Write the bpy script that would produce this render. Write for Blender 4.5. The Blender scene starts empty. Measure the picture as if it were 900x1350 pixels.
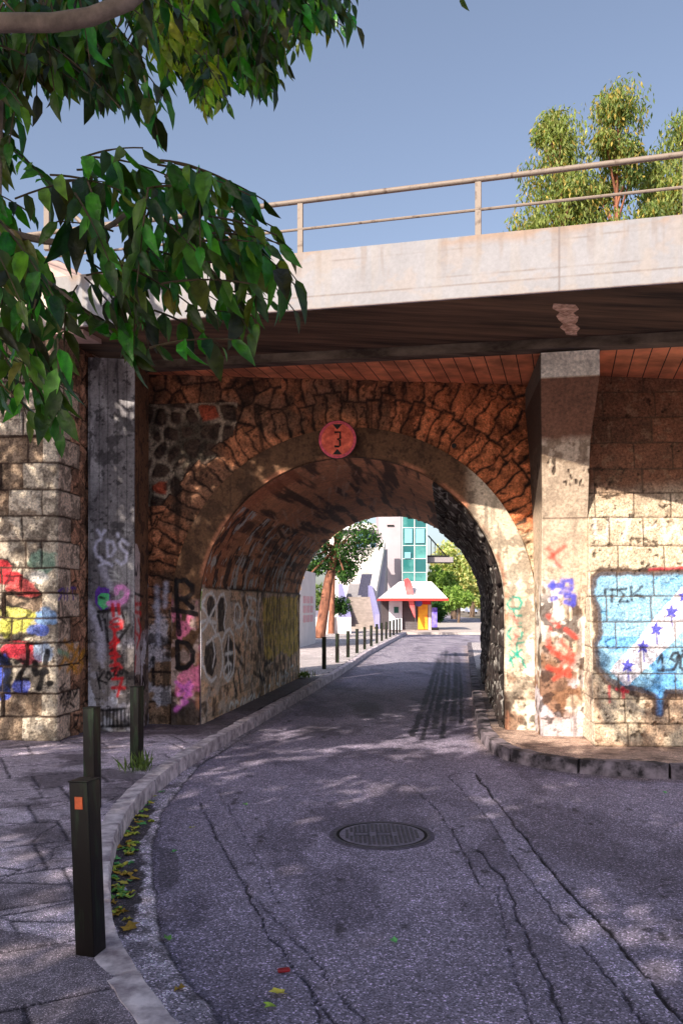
import bpy, bmesh, math, random
import numpy as np
from mathutils import Vector, Matrix
random.seed(7); RNG = np.random.default_rng(7)
S = bpy.context.scene
COL = S.collection
F = 1100.0; H = 1.65; HY = 797.0           # focal length and horizon in photo pixels, eye height in metres

# ------------------------------------------------------------------ camera, sky, sun, exposure
cam = bpy.data.objects.new('camera', bpy.data.cameras.new('camera')); COL.objects.link(cam)
cam.location = (0, 0, H); cam.rotation_euler = (math.radians(90), 0, 0)
cam.data.sensor_fit = 'AUTO'; cam.data.sensor_width = 36.0
cam.data.lens = F / 1350 * 36; cam.data.shift_y = (HY - 675) / 1350
cam.data.clip_start = .05; cam.data.clip_end = 3000
S.camera = cam
SUNV = Vector((.70, 1.0, -.74)).normalized()     # the way the light travels
EL = math.asin(-SUNV.z); AZ = math.atan2(-SUNV.x, -SUNV.y)
w = bpy.data.worlds.new('World'); S.world = w; w.use_nodes = True
nt = w.node_tree; nt.nodes.clear()
sky = nt.nodes.new('ShaderNodeTexSky'); sky.sky_type = 'NISHITA'; sky.sun_disc = False
sky.sun_elevation = EL; sky.sun_rotation = AZ; sky.air_density = 1.0; sky.dust_density = 2.2; sky.ozone_density = 1.6
hs = nt.nodes.new('ShaderNodeHueSaturation'); hs.inputs['Saturation'].default_value = .80; hs.inputs['Hue'].default_value = .50
mixs = nt.nodes.new('ShaderNodeMix'); mixs.data_type = 'RGBA'; mixs.blend_type = 'MULTIPLY'; mixs.inputs[0].default_value = 1
mixs.inputs[7].default_value = (.98, .97, 1.0, 1)
bg = nt.nodes.new('ShaderNodeBackground'); bg.inputs[1].default_value = .105
ow = nt.nodes.new('ShaderNodeOutputWorld')
nt.links.new(sky.outputs[0], hs.inputs['Color']); nt.links.new(hs.outputs[0], mixs.inputs[6])
nt.links.new(mixs.outputs[2], bg.inputs[0]); nt.links.new(bg.outputs[0], ow.inputs[0])
sl = bpy.data.lights.new('sun', 'SUN'); sl.energy = 4.3; sl.angle = math.radians(.5); sl.color = (1, .90, .76)
so = bpy.data.objects.new('sun', sl); COL.objects.link(so)
so.rotation_euler = SUNV.to_track_quat('-Z', 'Y').to_euler()
so.location = (-20, -30, 22)
S.view_settings.view_transform = 'Standard'; S.view_settings.look = 'None'
S.view_settings.exposure = 0.95; S.view_settings.gamma = 1; S.view_settings.use_curve_mapping = False
S.render.engine = 'CYCLES'
S.cycles.max_bounces = 6; S.cycles.diffuse_bounces = 5; S.cycles.glossy_bounces = 2; S.cycles.transmission_bounces = 4
S.cycles.use_denoising = True

# ------------------------------------------------------------------ helpers
def P(px, py, Y): return Vector(((px - 450) / F * Y, Y, H + (HY - py) / F * Y))
def G(px, py, z=0.0):
    Y = (H - z) * F / (py - HY); return ((px - 450) / F * Y, Y)
def lin(c):
    c = np.asarray(c, float) / 255.0
    return np.where(c <= .04045, c / 12.92, ((c + .055) / 1.055) ** 2.4)
def _h(i, j, s):
    n = (i.astype(np.int64) * 374761393 + j.astype(np.int64) * 668265263 + s * 1442695041) & 0xffffffff
    n = ((n ^ (n >> 13)) * 1274126177) & 0xffffffff
    n = (n ^ (n >> 16)) & 0xffffff
    return n / float(0x1000000)
def vn(x, y, s=0):
    x = np.asarray(x, float); y = np.asarray(y, float)
    i = np.floor(x); j = np.floor(y); fx = x - i; fy = y - j
    i = i.astype(np.int64); j = j.astype(np.int64)
    fx = fx * fx * (3 - 2 * fx); fy = fy * fy * (3 - 2 * fy)
    return (_h(i, j, s) * (1 - fx) + _h(i + 1, j, s) * fx) * (1 - fy) + (_h(i, j + 1, s) * (1 - fx) + _h(i + 1, j + 1, s) * fx) * fy
def fbm(x, y, o=4, s=0):
    a = .5; t = 0; n = 0
    for k in range(o):
        t = t + a * vn(x * 2 ** k + 17.3 * k, y * 2 ** k - 9.1 * k, s + k); n += a; a *= .55
    return t / n
def voro(x, y, s=0, jit=.85):
    i = np.floor(x).astype(np.int64); j = np.floor(y).astype(np.int64)
    f1 = np.full(x.shape, 9.0); f2 = np.full(x.shape, 9.0); idd = np.zeros(x.shape)
    for a in (-1, 0, 1):
        for b in (-1, 0, 1):
            cx = i + a + .5 + jit * (_h(i + a, j + b, s) - .5); cy = j + b + .5 + jit * (_h(i + a, j + b, s + 5) - .5)
            d = np.hypot(cx - x, cy - y); hid = _h(i + a, j + b, s + 9)
            m = d < f1; f2 = np.where(m, f1, np.minimum(f2, d)); idd = np.where(m, hid, idd); f1 = np.where(m, d, f1)
    return f1, f2, idd
def sst(e0, e1, x):
    t = np.clip((x - e0) / (e1 - e0), 0, 1); return t * t * (3 - 2 * t)
def ashlar(u, v, bounds, lo, hi, seed, gap=.5):
    """distance to the nearest joint and a hash per block"""
    b = np.asarray(bounds); k = np.clip(np.searchsorted(b, v) - 1, 0, len(b) - 2)
    dv = np.minimum(v - b[k], b[k + 1] - v); du = np.full(u.shape, 9.0); idd = np.zeros(u.shape)
    r = random.Random(seed)
    for c in range(len(b) - 1):
        xs = [-12.0 + r.random()]
        while xs[-1] < 14: xs.append(xs[-1] + r.uniform(lo, hi))
        xs = np.asarray(xs); m = k == c
        q = np.clip(np.searchsorted(xs, u[m]) - 1, 0, len(xs) - 2)
        du[m] = np.minimum(u[m] - xs[q], xs[q + 1] - u[m]); idd[m] = _h(q, np.full(q.shape, c), seed)
    return np.minimum(du, dv), idd
def poly_mask(x, y, poly):
    ins = np.zeros(x.shape, bool); n = len(poly)
    for a in range(n):
        x0, y0 = poly[a]; x1, y1 = poly[(a + 1) % n]
        c = ((y0 > y) != (y1 > y)) & (x < (x1 - x0) * (y - y0) / ((y1 - y0) or 1e-9) + x0)
        ins ^= c
    return ins
def seg_dist(x, y, pts):
    d = np.full(x.shape, 1e9)
    for (x0, y0), (x1, y1) in zip(pts[:-1], pts[1:]):
        dx, dy = x1 - x0, y1 - y0; L = dx * dx + dy * dy or 1e-12
        t = np.clip(((x - x0) * dx + (y - y0) * dy) / L, 0, 1)
        d = np.minimum(d, np.hypot(x - x0 - t * dx, y - y0 - t * dy))
    return d
class Surf:
    """a dense sheet of wall: U, V in metres, P its points, N its normals, h its relief, c its own colours"""
    def __init__(s, U, V, Pp):
        s.U, s.V, s.P = U, V, Pp
        s.c = np.zeros(U.shape + (3,)); s.h = np.zeros(U.shape); s.mask = np.ones(U.shape, bool)
        du = np.gradient(Pp, axis=1); dv = np.gradient(Pp, axis=0)
        n = np.cross(du, dv); s.N = n / (np.linalg.norm(n, axis=2, keepdims=True) + 1e-12)
        s.rough = None
        Y = np.maximum(Pp[..., 1], .1)
        s.px = 450 + Pp[..., 0] / Y * F; s.py = HY - (Pp[..., 2] - H) / Y * F
    def at(s, pts, lim=None):
        out = []
        for x, y in pts:
            d = (s.px - x) ** 2 + (s.py - y) ** 2
            if lim is not None: d = np.where(lim, d, 1e12)
            k = np.unravel_index(np.argmin(d), d.shape); out.append((s.U[k], s.V[k]))
        return out
    def mix(s, m, col, a=1.0):
        m = np.clip(m * a, 0, 1)[..., None]; s.c = s.c * (1 - m) + lin(col) * m
    def stroke(s, pts, w, col, a=.95, soft=.012, seed=3, lim=None, patchy=.35, uv=False):
        q = pts if uv else s.at(pts, lim)
        a0 = np.array(q); lo = a0.min(0) - w - .1; hi = a0.max(0) + w + .1
        bb = (s.U > lo[0]) & (s.U < hi[0]) & (s.V > lo[1]) & (s.V < hi[1])
        if lim is not None: bb &= lim
        if not bb.any(): return
        u, v = s.U[bb], s.V[bb]
        d = seg_dist(u, v, q) + .35 * w * (fbm(u * 14, v * 14, 2, seed) - .5)
        m = 1 - sst(w / 2 - soft / 2, w / 2 + soft / 2, d)
        m *= 1 - patchy * sst(.5, .72, fbm(u * 22, v * 22, 3, seed + 4))
        m = np.clip(m * a, 0, 1)[:, None]
        hal = (np.clip(1 - d / (w * 1.5), 0, 1) ** 2 * .32 * a)[:, None]; s.c[bb] = s.c[bb] * (1 - hal) + lin(col) * hal
        s.c[bb] = s.c[bb] * (1 - m) + lin(col) * m
    def fill(s, pts, col, a=.95, wob=.03, patchy=.3, seed=1, lim=None):
        q = s.at(pts, lim)
        u = s.U + wob * 2 * (fbm(s.U * 7, s.V * 7, 3, seed) - .5); v = s.V + wob * 2 * (fbm(s.U * 7 + 40, s.V * 7, 3, seed) - .5)
        m = poly_mask(u, v, q)
        if lim is not None: m &= lim
        m = m * (1 - patchy * sst(.52, .7, fbm(s.U * 16, s.V * 16, 3, seed + 2)))
        s.mix(m, col, a); return q
    def build(s, name, mat, parent=None):
        return grid_obj(name, s.P + s.N * s.h[..., None], s.c, mat, parent, s.mask)
def grid_obj(name, Pp, c, mat, parent=None, mask=None):
    nv, nu = Pp.shape[:2]
    idx = np.arange(nv * nu).reshape(nv, nu)
    q = np.stack([idx[:-1, :-1], idx[:-1, 1:], idx[1:, 1:], idx[1:, :-1]], -1)
    if mask is not None:
        k = mask[:-1, :-1] & mask[:-1, 1:] & mask[1:, 1:] & mask[1:, :-1]; q = q[k]
    q = q.reshape(-1, 4)
    used = np.zeros(nv * nu, bool); used[q.ravel()] = True
    mp = np.cumsum(used) - 1; q = mp[q]
    return raw_obj(name, Pp.reshape(-1, 3)[used], q, c.reshape(-1, 3)[used], mat, parent, True)
def raw_obj(name, V, Q, c=None, mat=None, parent=None, smooth=False):
    V = np.asarray(V, np.float32); Q = np.asarray(Q, np.int32)
    me = bpy.data.meshes.new(name); n = len(Q); k = Q.shape[1]
    me.vertices.add(len(V)); me.vertices.foreach_set('co', V.ravel())
    me.loops.add(n * k); me.loops.foreach_set('vertex_index', Q.ravel())
    me.polygons.add(n); me.polygons.foreach_set('loop_start', np.arange(0, n * k, k, dtype=np.int32))
    me.polygons.foreach_set('loop_total', np.full(n, k, np.int32))
    me.polygons.foreach_set('use_smooth', np.full(n, smooth))
    me.update(calc_edges=True)
    if c is not None:
        at = me.color_attributes.new('Col', 'FLOAT_COLOR', 'POINT')
        a = np.ones((len(V), 4), np.float32); a[:, :3] = np.clip(c, 0, 1); at.data.foreach_set('color', a.ravel())
    o = bpy.data.objects.new(name, me); COL.objects.link(o)
    if mat: me.materials.append(mat)
    if parent: o.parent = parent; o.matrix_parent_inverse = Matrix.Translation(-parent_loc(parent))
    return o
def parent_loc(p):
    v = Vector(p.location)
    while p.parent: p = p.parent; v += Vector(p.location)
    return v
# note: parents are never rotated while their parts are being added, so a pure translation is the whole inverse
def tag(o, label=None, cat=None, group=None, kind=None):
    if label: o['label'] = label
    if cat: o['category'] = cat
    if group: o['group'] = group
    if kind: o['kind'] = kind
    return o
def empty(name, loc, label=None, cat=None, group=None):
    o = bpy.data.objects.new(name, None); COL.objects.link(o); o.location = loc; o.empty_display_size = .2
    return tag(o, label, cat, group)
class MB:
    def __init__(s): s.bm = bmesh.new()
    def box(s, lo, hi, bev=0, rot=0, seg=2):
        c = [(lo[k] + hi[k]) / 2 for k in range(3)]; d = [abs(hi[k] - lo[k]) for k in range(3)]
        M = Matrix.Translation(c) @ Matrix.Rotation(rot, 4, 'Z') @ Matrix.Diagonal((d[0], d[1], d[2], 1))
        r = bmesh.ops.create_cube(s.bm, size=1, matrix=M)
        if bev:
            ed = list({e for v in r['verts'] for e in v.link_edges})
            bmesh.ops.bevel(s.bm, geom=ed, offset=bev, segments=seg, affect='EDGES', profile=.6)
        return s
    def prism(s, pts, z0, z1):      # pts (x, y), z may be numbers or lists
        n = len(pts); z0 = z0 if hasattr(z0, '__len__') else [z0] * n; z1 = z1 if hasattr(z1, '__len__') else [z1] * n
        a = [s.bm.verts.new((p[0], p[1], z0[i])) for i, p in enumerate(pts)]
        b = [s.bm.verts.new((p[0], p[1], z1[i])) for i, p in enumerate(pts)]
        s.bm.faces.new(a[::-1]); s.bm.faces.new(b)
        for i in range(n): s.bm.faces.new((a[i], a[(i + 1) % n], b[(i + 1) % n], b[i]))
        return s
    def face(s, pts): s.bm.faces.new([s.bm.verts.new(p) for p in pts]); return s
    def hull8(s, a, b):              # two matching quads
        A = [s.bm.verts.new(p) for p in a]; B = [s.bm.verts.new(p) for p in b]; n = len(a)
        s.bm.faces.new(A[::-1]); s.bm.faces.new(B)
        for i in range(n): s.bm.faces.new((A[i], A[(i + 1) % n], B[(i + 1) % n], B[i]))
        return s
    def tube(s, pts, r, seg=10, cap=True):
        pts = [Vector(p) for p in pts]; rr = r if hasattr(r, '__len__') else [r] * len(pts); rings = []
        for i, p in enumerate(pts):
            t = (pts[min(i + 1, len(pts) - 1)] - pts[max(i - 1, 0)]).normalized()
            u = t.orthogonal() if abs(t.z) > .9 else t.cross(Vector((0, 0, 1)))
            u.normalize(); v = t.cross(u)
            rings.append([s.bm.verts.new(p + (u * math.cos(2 * math.pi * k / seg) + v * math.sin(2 * math.pi * k / seg)) * rr[i]) for k in range(seg)])
        for a, b in zip(rings[:-1], rings[1:]):
            for k in range(seg): s.bm.faces.new((a[k], a[(k + 1) % seg], b[(k + 1) % seg], b[k]))
        if cap: s.bm.faces.new(rings[0][::-1]); s.bm.faces.new(rings[-1])
        return s
    def disc(s, c, n, r, t, seg=40):
        c = Vector(c); n = Vector(n).normalized(); return s.tube([c, c + n * t], r, seg)
    def build(s, name, mat, parent=None, smooth=False):
        bmesh.ops.recalc_face_normals(s.bm, faces=s.bm.faces)
        me = bpy.data.meshes.new(name); s.bm.to_mesh(me); s.bm.free()
        if smooth:
            me.polygons.foreach_set('use_smooth', [True] * len(me.polygons)); me.set_sharp_from_angle(angle=math.radians(40))
        if mat: me.materials.append(mat)
        o = bpy.data.objects.new(name, me); COL.objects.link(o)
        if parent: o.parent = parent; o.matrix_parent_inverse = Matrix.Translation(-parent_loc(parent))
        return o
def local_clone(o, parent=None):
    c = o.copy(); COL.objects.link(c)
    if parent: c.parent = parent; c.matrix_parent_inverse = o.matrix_parent_inverse.copy()
    for ch in list(o.children): local_clone(ch, c)
    return c
# ------------------------------------------------------------------ materials
def new_mat(name):
    m = bpy.data.materials.new(name); m.use_nodes = True
    return m, m.node_tree, m.node_tree.nodes['Principled BSDF']
def mat_attr(name, rough=.85, ns=60, var=.45, bump=.4, bs=90, bd=.004, speck=0, spec=.3):
    """colour from the surface's own paint, stone by stone, with fine grain and grain relief"""
    m, t, b = new_mat(name); N = t.nodes.new; L = t.links.new
    a = N('ShaderNodeAttribute'); a.attribute_name = 'Col'
    tc = N('ShaderNodeTexCoord')
    n1 = N('ShaderNodeTexNoise'); n1.inputs['Scale'].default_value = ns; n1.inputs['Detail'].default_value = 6; n1.inputs['Roughness'].default_value = .7
    L(tc.outputs['Object'], n1.inputs['Vector'])
    mr = N('ShaderNodeMapRange'); mr.inputs[1].default_value = .3; mr.inputs[2].default_value = .7
    mr.inputs[3].default_value = 1 - var; mr.inputs[4].default_value = 1 + var
    L(n1.outputs[0], mr.inputs[0])
    mx = N('ShaderNodeMix'); mx.data_type = 'RGBA'; mx.blend_type = 'MULTIPLY'; mx.inputs[0].default_value = 1
    L(a.outputs['Color'], mx.inputs[6]); L(mr.outputs[0], mx.inputs[7])
    outc = mx.outputs[2]
    if speck:
        v = N('ShaderNodeTexVoronoi'); v.inputs['Scale'].default_value = speck; L(tc.outputs['Object'], v.inputs['Vector'])
        sp = N('ShaderNodeSeparateColor'); L(v.outputs['Color'], sp.inputs[0])
        rp = N('ShaderNodeValToRGB'); e = rp.color_ramp.elements
        e[0].position = 0; e[0].color = (.3, .3, .3, 1); e[1].position = 1; e[1].color = (3.6, 3.5, 3.5, 1)
        q = rp.color_ramp.elements.new(.55); q.color = (.95, .95, .95, 1); q = rp.color_ramp.elements.new(.86); q.color = (1.25, 1.25, 1.25, 1)
        L(sp.outputs[0], rp.inputs[0])
        m2 = N('ShaderNodeMix'); m2.data_type = 'RGBA'; m2.blend_type = 'MULTIPLY'; m2.inputs[0].default_value = 1
        L(outc, m2.inputs[6]); L(rp.outputs[0], m2.inputs[7]); outc = m2.outputs[2]
    L(outc, b.inputs['Base Color'])
    b.inputs['Roughness'].default_value = rough; b.inputs['Specular IOR Level'].default_value = spec
    n2 = N('ShaderNodeTexNoise'); n2.inputs['Scale'].default_value = bs; n2.inputs['Detail'].default_value = 5; L(tc.outputs['Object'], n2.inputs['Vector'])
    bp = N('ShaderNodeBump'); bp.inputs['Strength'].default_value = bump; bp.inputs['Distance'].default_value = bd
    L(n2.outputs[0], bp.inputs['Height']); L(bp.outputs[0], b.inputs['Normal'])
    return m
def mat_plain(name, col, rough=.6, ns=12, var=.2, metal=0, bump=.15, stretch=(1, 1, 1), col2=None, emit=None, spec=.4, lo=.35, hi=.65):
    m, t, b = new_mat(name); N = t.nodes.new; L = t.links.new
    tc = N('ShaderNodeTexCoord'); mp = N('ShaderNodeMapping'); mp.inputs['Scale'].default_value = stretch
    L(tc.outputs['Object'], mp.inputs[0])
    n1 = N('ShaderNodeTexNoise'); n1.inputs['Scale'].default_value = ns; n1.inputs['Detail'].default_value = 7; n1.inputs['Roughness'].default_value = .62
    L(mp.outputs[0], n1.inputs['Vector'])
    rp = N('ShaderNodeValToRGB'); e = rp.color_ramp.elements
    c = lin(col); c2 = lin(col2) if col2 is not None else c * (1 - var)
    e[0].position = lo; e[0].color = (*c2, 1); e[1].position = hi; e[1].color = (*np.clip(c * (1 + var * .4), 0, 1), 1)
    L(n1.outputs[0], rp.inputs[0]); L(rp.outputs[0], b.inputs['Base Color'])
    b.inputs['Roughness'].default_value = rough; b.inputs['Metallic'].default_value = metal; b.inputs['Specular IOR Level'].default_value = spec
    if bump:
        bp = N('ShaderNodeBump'); bp.inputs['Strength'].default_value = bump; bp.inputs['Distance'].default_value = .01
        L(n1.outputs[0], bp.inputs['Height']); L(bp.outputs[0], b.inputs['Normal'])
    if emit: b.inputs['Emission Color'].default_value = (*c, 1); b.inputs['Emission Strength'].default_value = emit
    return m
def mat_leaf(name, trans=.35, rough=.5, spec=.35):
    m, t, b = new_mat(name); N = t.nodes.new; L = t.links.new
    a = N('ShaderNodeAttribute'); a.attribute_name = 'Col'
    tcx = N('ShaderNodeTexCoord'); nx_ = N('ShaderNodeTexNoise'); nx_.inputs['Scale'].default_value = 45; nx_.inputs['Detail'].default_value = 4; L(tcx.outputs['Object'], nx_.inputs[0])
    mrx = N('ShaderNodeMapRange'); mrx.inputs[1].default_value = .35; mrx.inputs[2].default_value = .65; mrx.inputs[3].default_value = .55; mrx.inputs[4].default_value = 1.5; L(nx_.outputs[0], mrx.inputs[0])
    mmx = N('ShaderNodeMix'); mmx.data_type = 'RGBA'; mmx.blend_type = 'MULTIPLY'; mmx.inputs[0].default_value = 1; L(a.outputs['Color'], mmx.inputs[6]); L(mrx.outputs[0], mmx.inputs[7])
    bpx = N('ShaderNodeBump'); bpx.inputs['Strength'].default_value = .5; bpx.inputs['Distance'].default_value = .01; L(nx_.outputs[0], bpx.inputs['Height']); L(bpx.outputs[0], b.inputs['Normal'])
    L(mmx.outputs[2], b.inputs['Base Color']); b.inputs['Roughness'].default_value = rough; b.inputs['Specular IOR Level'].default_value = spec
    tr = N('ShaderNodeBsdfTranslucent'); ml = N('ShaderNodeMix'); ml.data_type = 'RGBA'; ml.blend_type = 'MULTIPLY'; ml.inputs[0].default_value = 1
    L(a.outputs['Color'], ml.inputs[6]); ml.inputs[7].default_value = (1.5, 1.7, .6, 1); L(ml.outputs[2], tr.inputs[0])
    mx = N('ShaderNodeMixShader'); mx.inputs[0].default_value = trans
    L(b.outputs[0], mx.inputs[1]); L(tr.outputs[0], mx.inputs[2]); L(mx.outputs[0], t.nodes['Material Output'].inputs[0])
    return m
M_stone = mat_attr('stone', .9, 38, .65, .9, 60, .02)
M_plaster = mat_attr('plaster', .85, 30, .42, .6, 90, .008)
M_asphalt = mat_attr('asphalt', .8, 9, .22, .9, 260, .006, speck=125, spec=.5)
M_slab = mat_attr('paving', .8, 14, .35, .5, 180, .004, speck=260)
M_kerb = mat_plain('kerb_stone', (218, 206, 212), .85, 9, .4, bump=.5, col2=(146, 132, 142))
M_parapet = mat_plain('painted_concrete', (190, 180, 180), .8, 3, .12, bump=.2)
M_rail = mat_plain('cream_paint', (122, 108, 98), .6, 14, .35, bump=.1, col2=(80, 62, 52), lo=.3, hi=.45)
M_leaf = mat_leaf('leaf', .3, .38, .5)
M_leaf_far = mat_leaf('leaf_far', .35, .6)
M_bark = mat_plain('bark', (112, 92, 78), .85, 9, .5, bump=.8, stretch=(1, 1, .25), col2=(60, 46, 38))
M_limb = mat_plain('young_bark', (135, 118, 104), .8, 22, .4, bump=.6)
M_pinebark = mat_plain('pine_bark', (150, 98, 76), .9, 6, .5, bump=1, stretch=(1, 1, .3), col2=(72, 44, 36))
M_bollard = mat_plain('green_black_paint', (34, 54, 32), .4, 20, .7, bump=.2, stretch=(1, 1, .15), col2=(17, 10, 8), spec=.3, lo=.50, hi=.72)
M_iron = mat_plain('cast_iron', (92, 88, 98), .6, 40, .4, metal=.3, bump=.3)
M_black = mat_plain('black_paint', (12, 10, 10), .6, 10, .2)
M_white = mat_plain('white_paint', (225, 218, 214), .7, 2, .1, bump=.05)

# ------------------------------------------------------------------ bridge line: skewed 1 : -0.35, falling 6 % to the right
def yE(x): return 8.005 - .375 * x
def zB(x): return 4.504 - .06 * x
def yFac(x): return 10.38 - .10 * x
AX = Vector((.129, .9916, 0))               # the way the tunnel runs
XC, ZS, R0 = .10, 1.59, 1.89
TL = 6.9

# ------------------------------------------------------------------ kerb lines (world), traced on the ground
zK = .14
kerbL_px = [(450, 882), (410, 905), (300, 965), (240, 1000), (205, 1027), (176, 1056), (155, 1090), (146, 1125), (145, 1165), (147, 1200), (157, 1235), (180, 1275), (215, 1320), (262, 1375), (330, 1450)]
kerbL = [(3.55, 46.0), (.86, 27.0)] + [G(x, y, zK) for x, y in kerbL_px]
kerbR_px = [(609, 851), (621.5, 907), (630, 957), (635, 964), (645, 975), (663, 985), (713, 996), (779, 1003), (900, 1009)]
kerbR = [(5.05, 33.5)] + [G(x, y, zK) for x, y in kerbR_px[1:]] + [(5.5, 7.75), (9, 7.6), (14, 7.7)]
def smooth_line(pts, n=400):
    p = np.array(pts, float); d = np.r_[0, np.cumsum(np.hypot(*np.diff(p, axis=0).T))]
    s = np.linspace(0, d[-1], n); q = np.c_[np.interp(s, d, p[:, 0]), np.interp(s, d, p[:, 1])]
    k = max(3, int(.35 / (d[-1] / n))) | 1
    pad = k // 2
    e = np.r_[np.repeat(q[:1], pad, 0), q, np.repeat(q[-1:], pad, 0)]; ker = np.ones(k) / k
    r = np.c_[np.convolve(e[:, 0], ker, 'valid'), np.convolve(e[:, 1], ker, 'valid')]; r[0] = q[0]; r[-1] = q[-1]
    return r
KL = smooth_line(kerbL, 1200); KR = smooth_line(kerbR, 900)
def offset_line(q, d):
    t = np.gradient(q, axis=0); t /= np.linalg.norm(t, axis=1, keepdims=True)
    return q + np.c_[-t[:, 1], t[:, 0]] * d
def kerb_mesh(q, side, name, width=.135, mat=M_kerb, dark=None):
    """kerb stones laid end to end, one sheet with a gap at each joint"""
    d = np.r_[0, np.cumsum(np.hypot(*np.diff(q, axis=0).T))]
    inner = offset_line(q, side * width); bm = MB(); s = 0; r = random.Random(5)
    while s < d[-1] - .1:
        e = min(s + .78 + r.uniform(-.15, .12), d[-1]); g = .012; dz = r.uniform(-.006, .006)
        ss = np.linspace(s + g, e - g, 8)
        prof = [(0.0, -.05), (-.012, .085), (.006, .118), (.035, .14), (.5, .143), (1.0, .139), (1.0, -.02)]
        rings = []
        for k, x in enumerate(ss):
            o = np.array([np.interp(x, d, q[:, 0]), np.interp(x, d, q[:, 1])]); i = np.array([np.interp(x, d, inner[:, 0]), np.interp(x, d, inner[:, 1])])
            rings.append([bm.bm.verts.new((*(o + (i - o) * a + r.uniform(-.005, .005)), z + dz + r.uniform(-.005, .005) - (.006 if k in (0, 7) else 0))) for a, z in prof])
        for a, b in zip(rings[:-1], rings[1:]):
            for k in range(len(prof) - 1): bm.bm.faces.new((a[k], a[k + 1], b[k + 1], b[k]))
        bm.bm.faces.new(rings[0]); bm.bm.faces.new(rings[-1][::-1])
        s = e
    o = bm.build(name, mat, None, True); tag(o, kind='structure'); return o
kerb_mesh(KL, -1, 'kerb'); kerb_mesh(KR, 1, 'kerb', .15, mat_plain('worn_dark_kerb', (128, 116, 124), .85, 5, .5, bump=.6, col2=(40, 34, 38), lo=.4, hi=.6))

# ------------------------------------------------------------------ ground, road, pavements
g = MB().face([(-900, -400, -.03), (900, -400, -.03), (900, 1600, -.03), (-900, 1600, -.03)])
tag(g.build('ground', mat_plain('dry_ground', (128, 116, 104), .95, .4, .3, bump=.2)), kind='structure')
xs = np.r_[np.linspace(-14, -2.4, 40)[:-1], np.arange(-2.4, 4.6, .0125), np.linspace(4.6, 16, 40)[1:]]
ys = [-12 + .6 * k for k in range(25)]; ys = [y for y in ys if y < 2.6]
y = 2.6
while y < 20: ys.append(y); y += .0036 * y
while y < 230: ys.append(y); y += .02 * y
X, Y = np.meshgrid(xs, np.array(ys))
rd = Surf(X, Y, np.stack([X, Y, np.zeros_like(X)], -1))
n1 = fbm(X * 1.1, Y * .8, 4, 3); n2 = fbm(X * 5, Y * 5, 4, 8); n3 = fbm(X * 22, Y * 22, 3, 12)
rd.c[:] = lin((146, 136, 158)) * (0.82 + .36 * n1 + .25 * (n2 - .5))[..., None]
tr = X - .134 * (Y - 4) ; far = sst(16, 24, Y)
rd.mix(far, (150, 142, 152), .75)
rd.mix(sst(.52, .66, fbm(X * 2.2 + 3, Y * 1.1, 4, 31)), (84, 76, 94), .55)
def gp(pts): return [G(x, y) for x, y in pts]
# gutter concrete beside the left kerb
gut = gp([(262, 985), (300, 968), (330, 966), (262, 1010), (240, 1035), (212, 1075), (202, 1110), (200, 1150), (206, 1190), (212, 1240), (232, 1275), (262, 1310), (300, 1355), (345, 1410), (330, 1460), (240, 1400), (150, 1300), (120, 1200), (120, 1100), (180, 1020)])
wx = X + .05 * (fbm(X * 6, Y * 6, 4, 2) - .5); wy = Y + .07 * (fbm(X * 6 + 9, Y * 6, 4, 2) - .5)
m = poly_mask(wx, wy, gut); rd.mix(m * 1.0, (214, 202, 218), .9); rd.h += m * .006
silt = gp([(205, 1062), (196, 1088), (186, 1120), (188, 1165), (182, 1200), (172, 1235), (150, 1230), (140, 1150), (150, 1085), (180, 1050)])
wx2 = X + .12 * (fbm(X * 9, Y * 9, 4, 22) - .5); m2 = poly_mask(wx2, wy, silt); rd.mix(m2 * 1.0, (40, 32, 34), .88)
rd.mix(sst(.5, .62, fbm(X * 10, Y * 10, 4, 41)) * m, (58, 50, 54), .6)
e = seg_dist(wx, wy, gp([(330, 966), (262, 1010), (240, 1035), (212, 1075), (202, 1110), (200, 1150), (206, 1190), (212, 1240), (232, 1275), (262, 1310), (300, 1355)]))
rd.mix(1 - sst(.002, .014, e), (24, 20, 24), .8); rd.h -= .008 * (1 - sst(.004, .02, e))
m = poly_mask(wx, Y, gp([(205, 1115), (232, 1120), (240, 1160), (212, 1180)])); rd.mix(m * 1.0, (46, 40, 48), .5)
# pale dust along the right kerb
KRr = [tuple(p) for p in KR[::20]]
dk = seg_dist(X, Y, KRr); rd.mix(1 - sst(.02, .22, dk + .1 * (n2 - .5)), (150, 128, 116), .55)
dl = seg_dist(X, Y, [tuple(p) for p in KL[::25]]); rd.mix((1 - sst(.03, .26, dl + .1 * (n2 - .5))) * sst(9, 10, Y), (150, 140, 144), .6)
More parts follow.
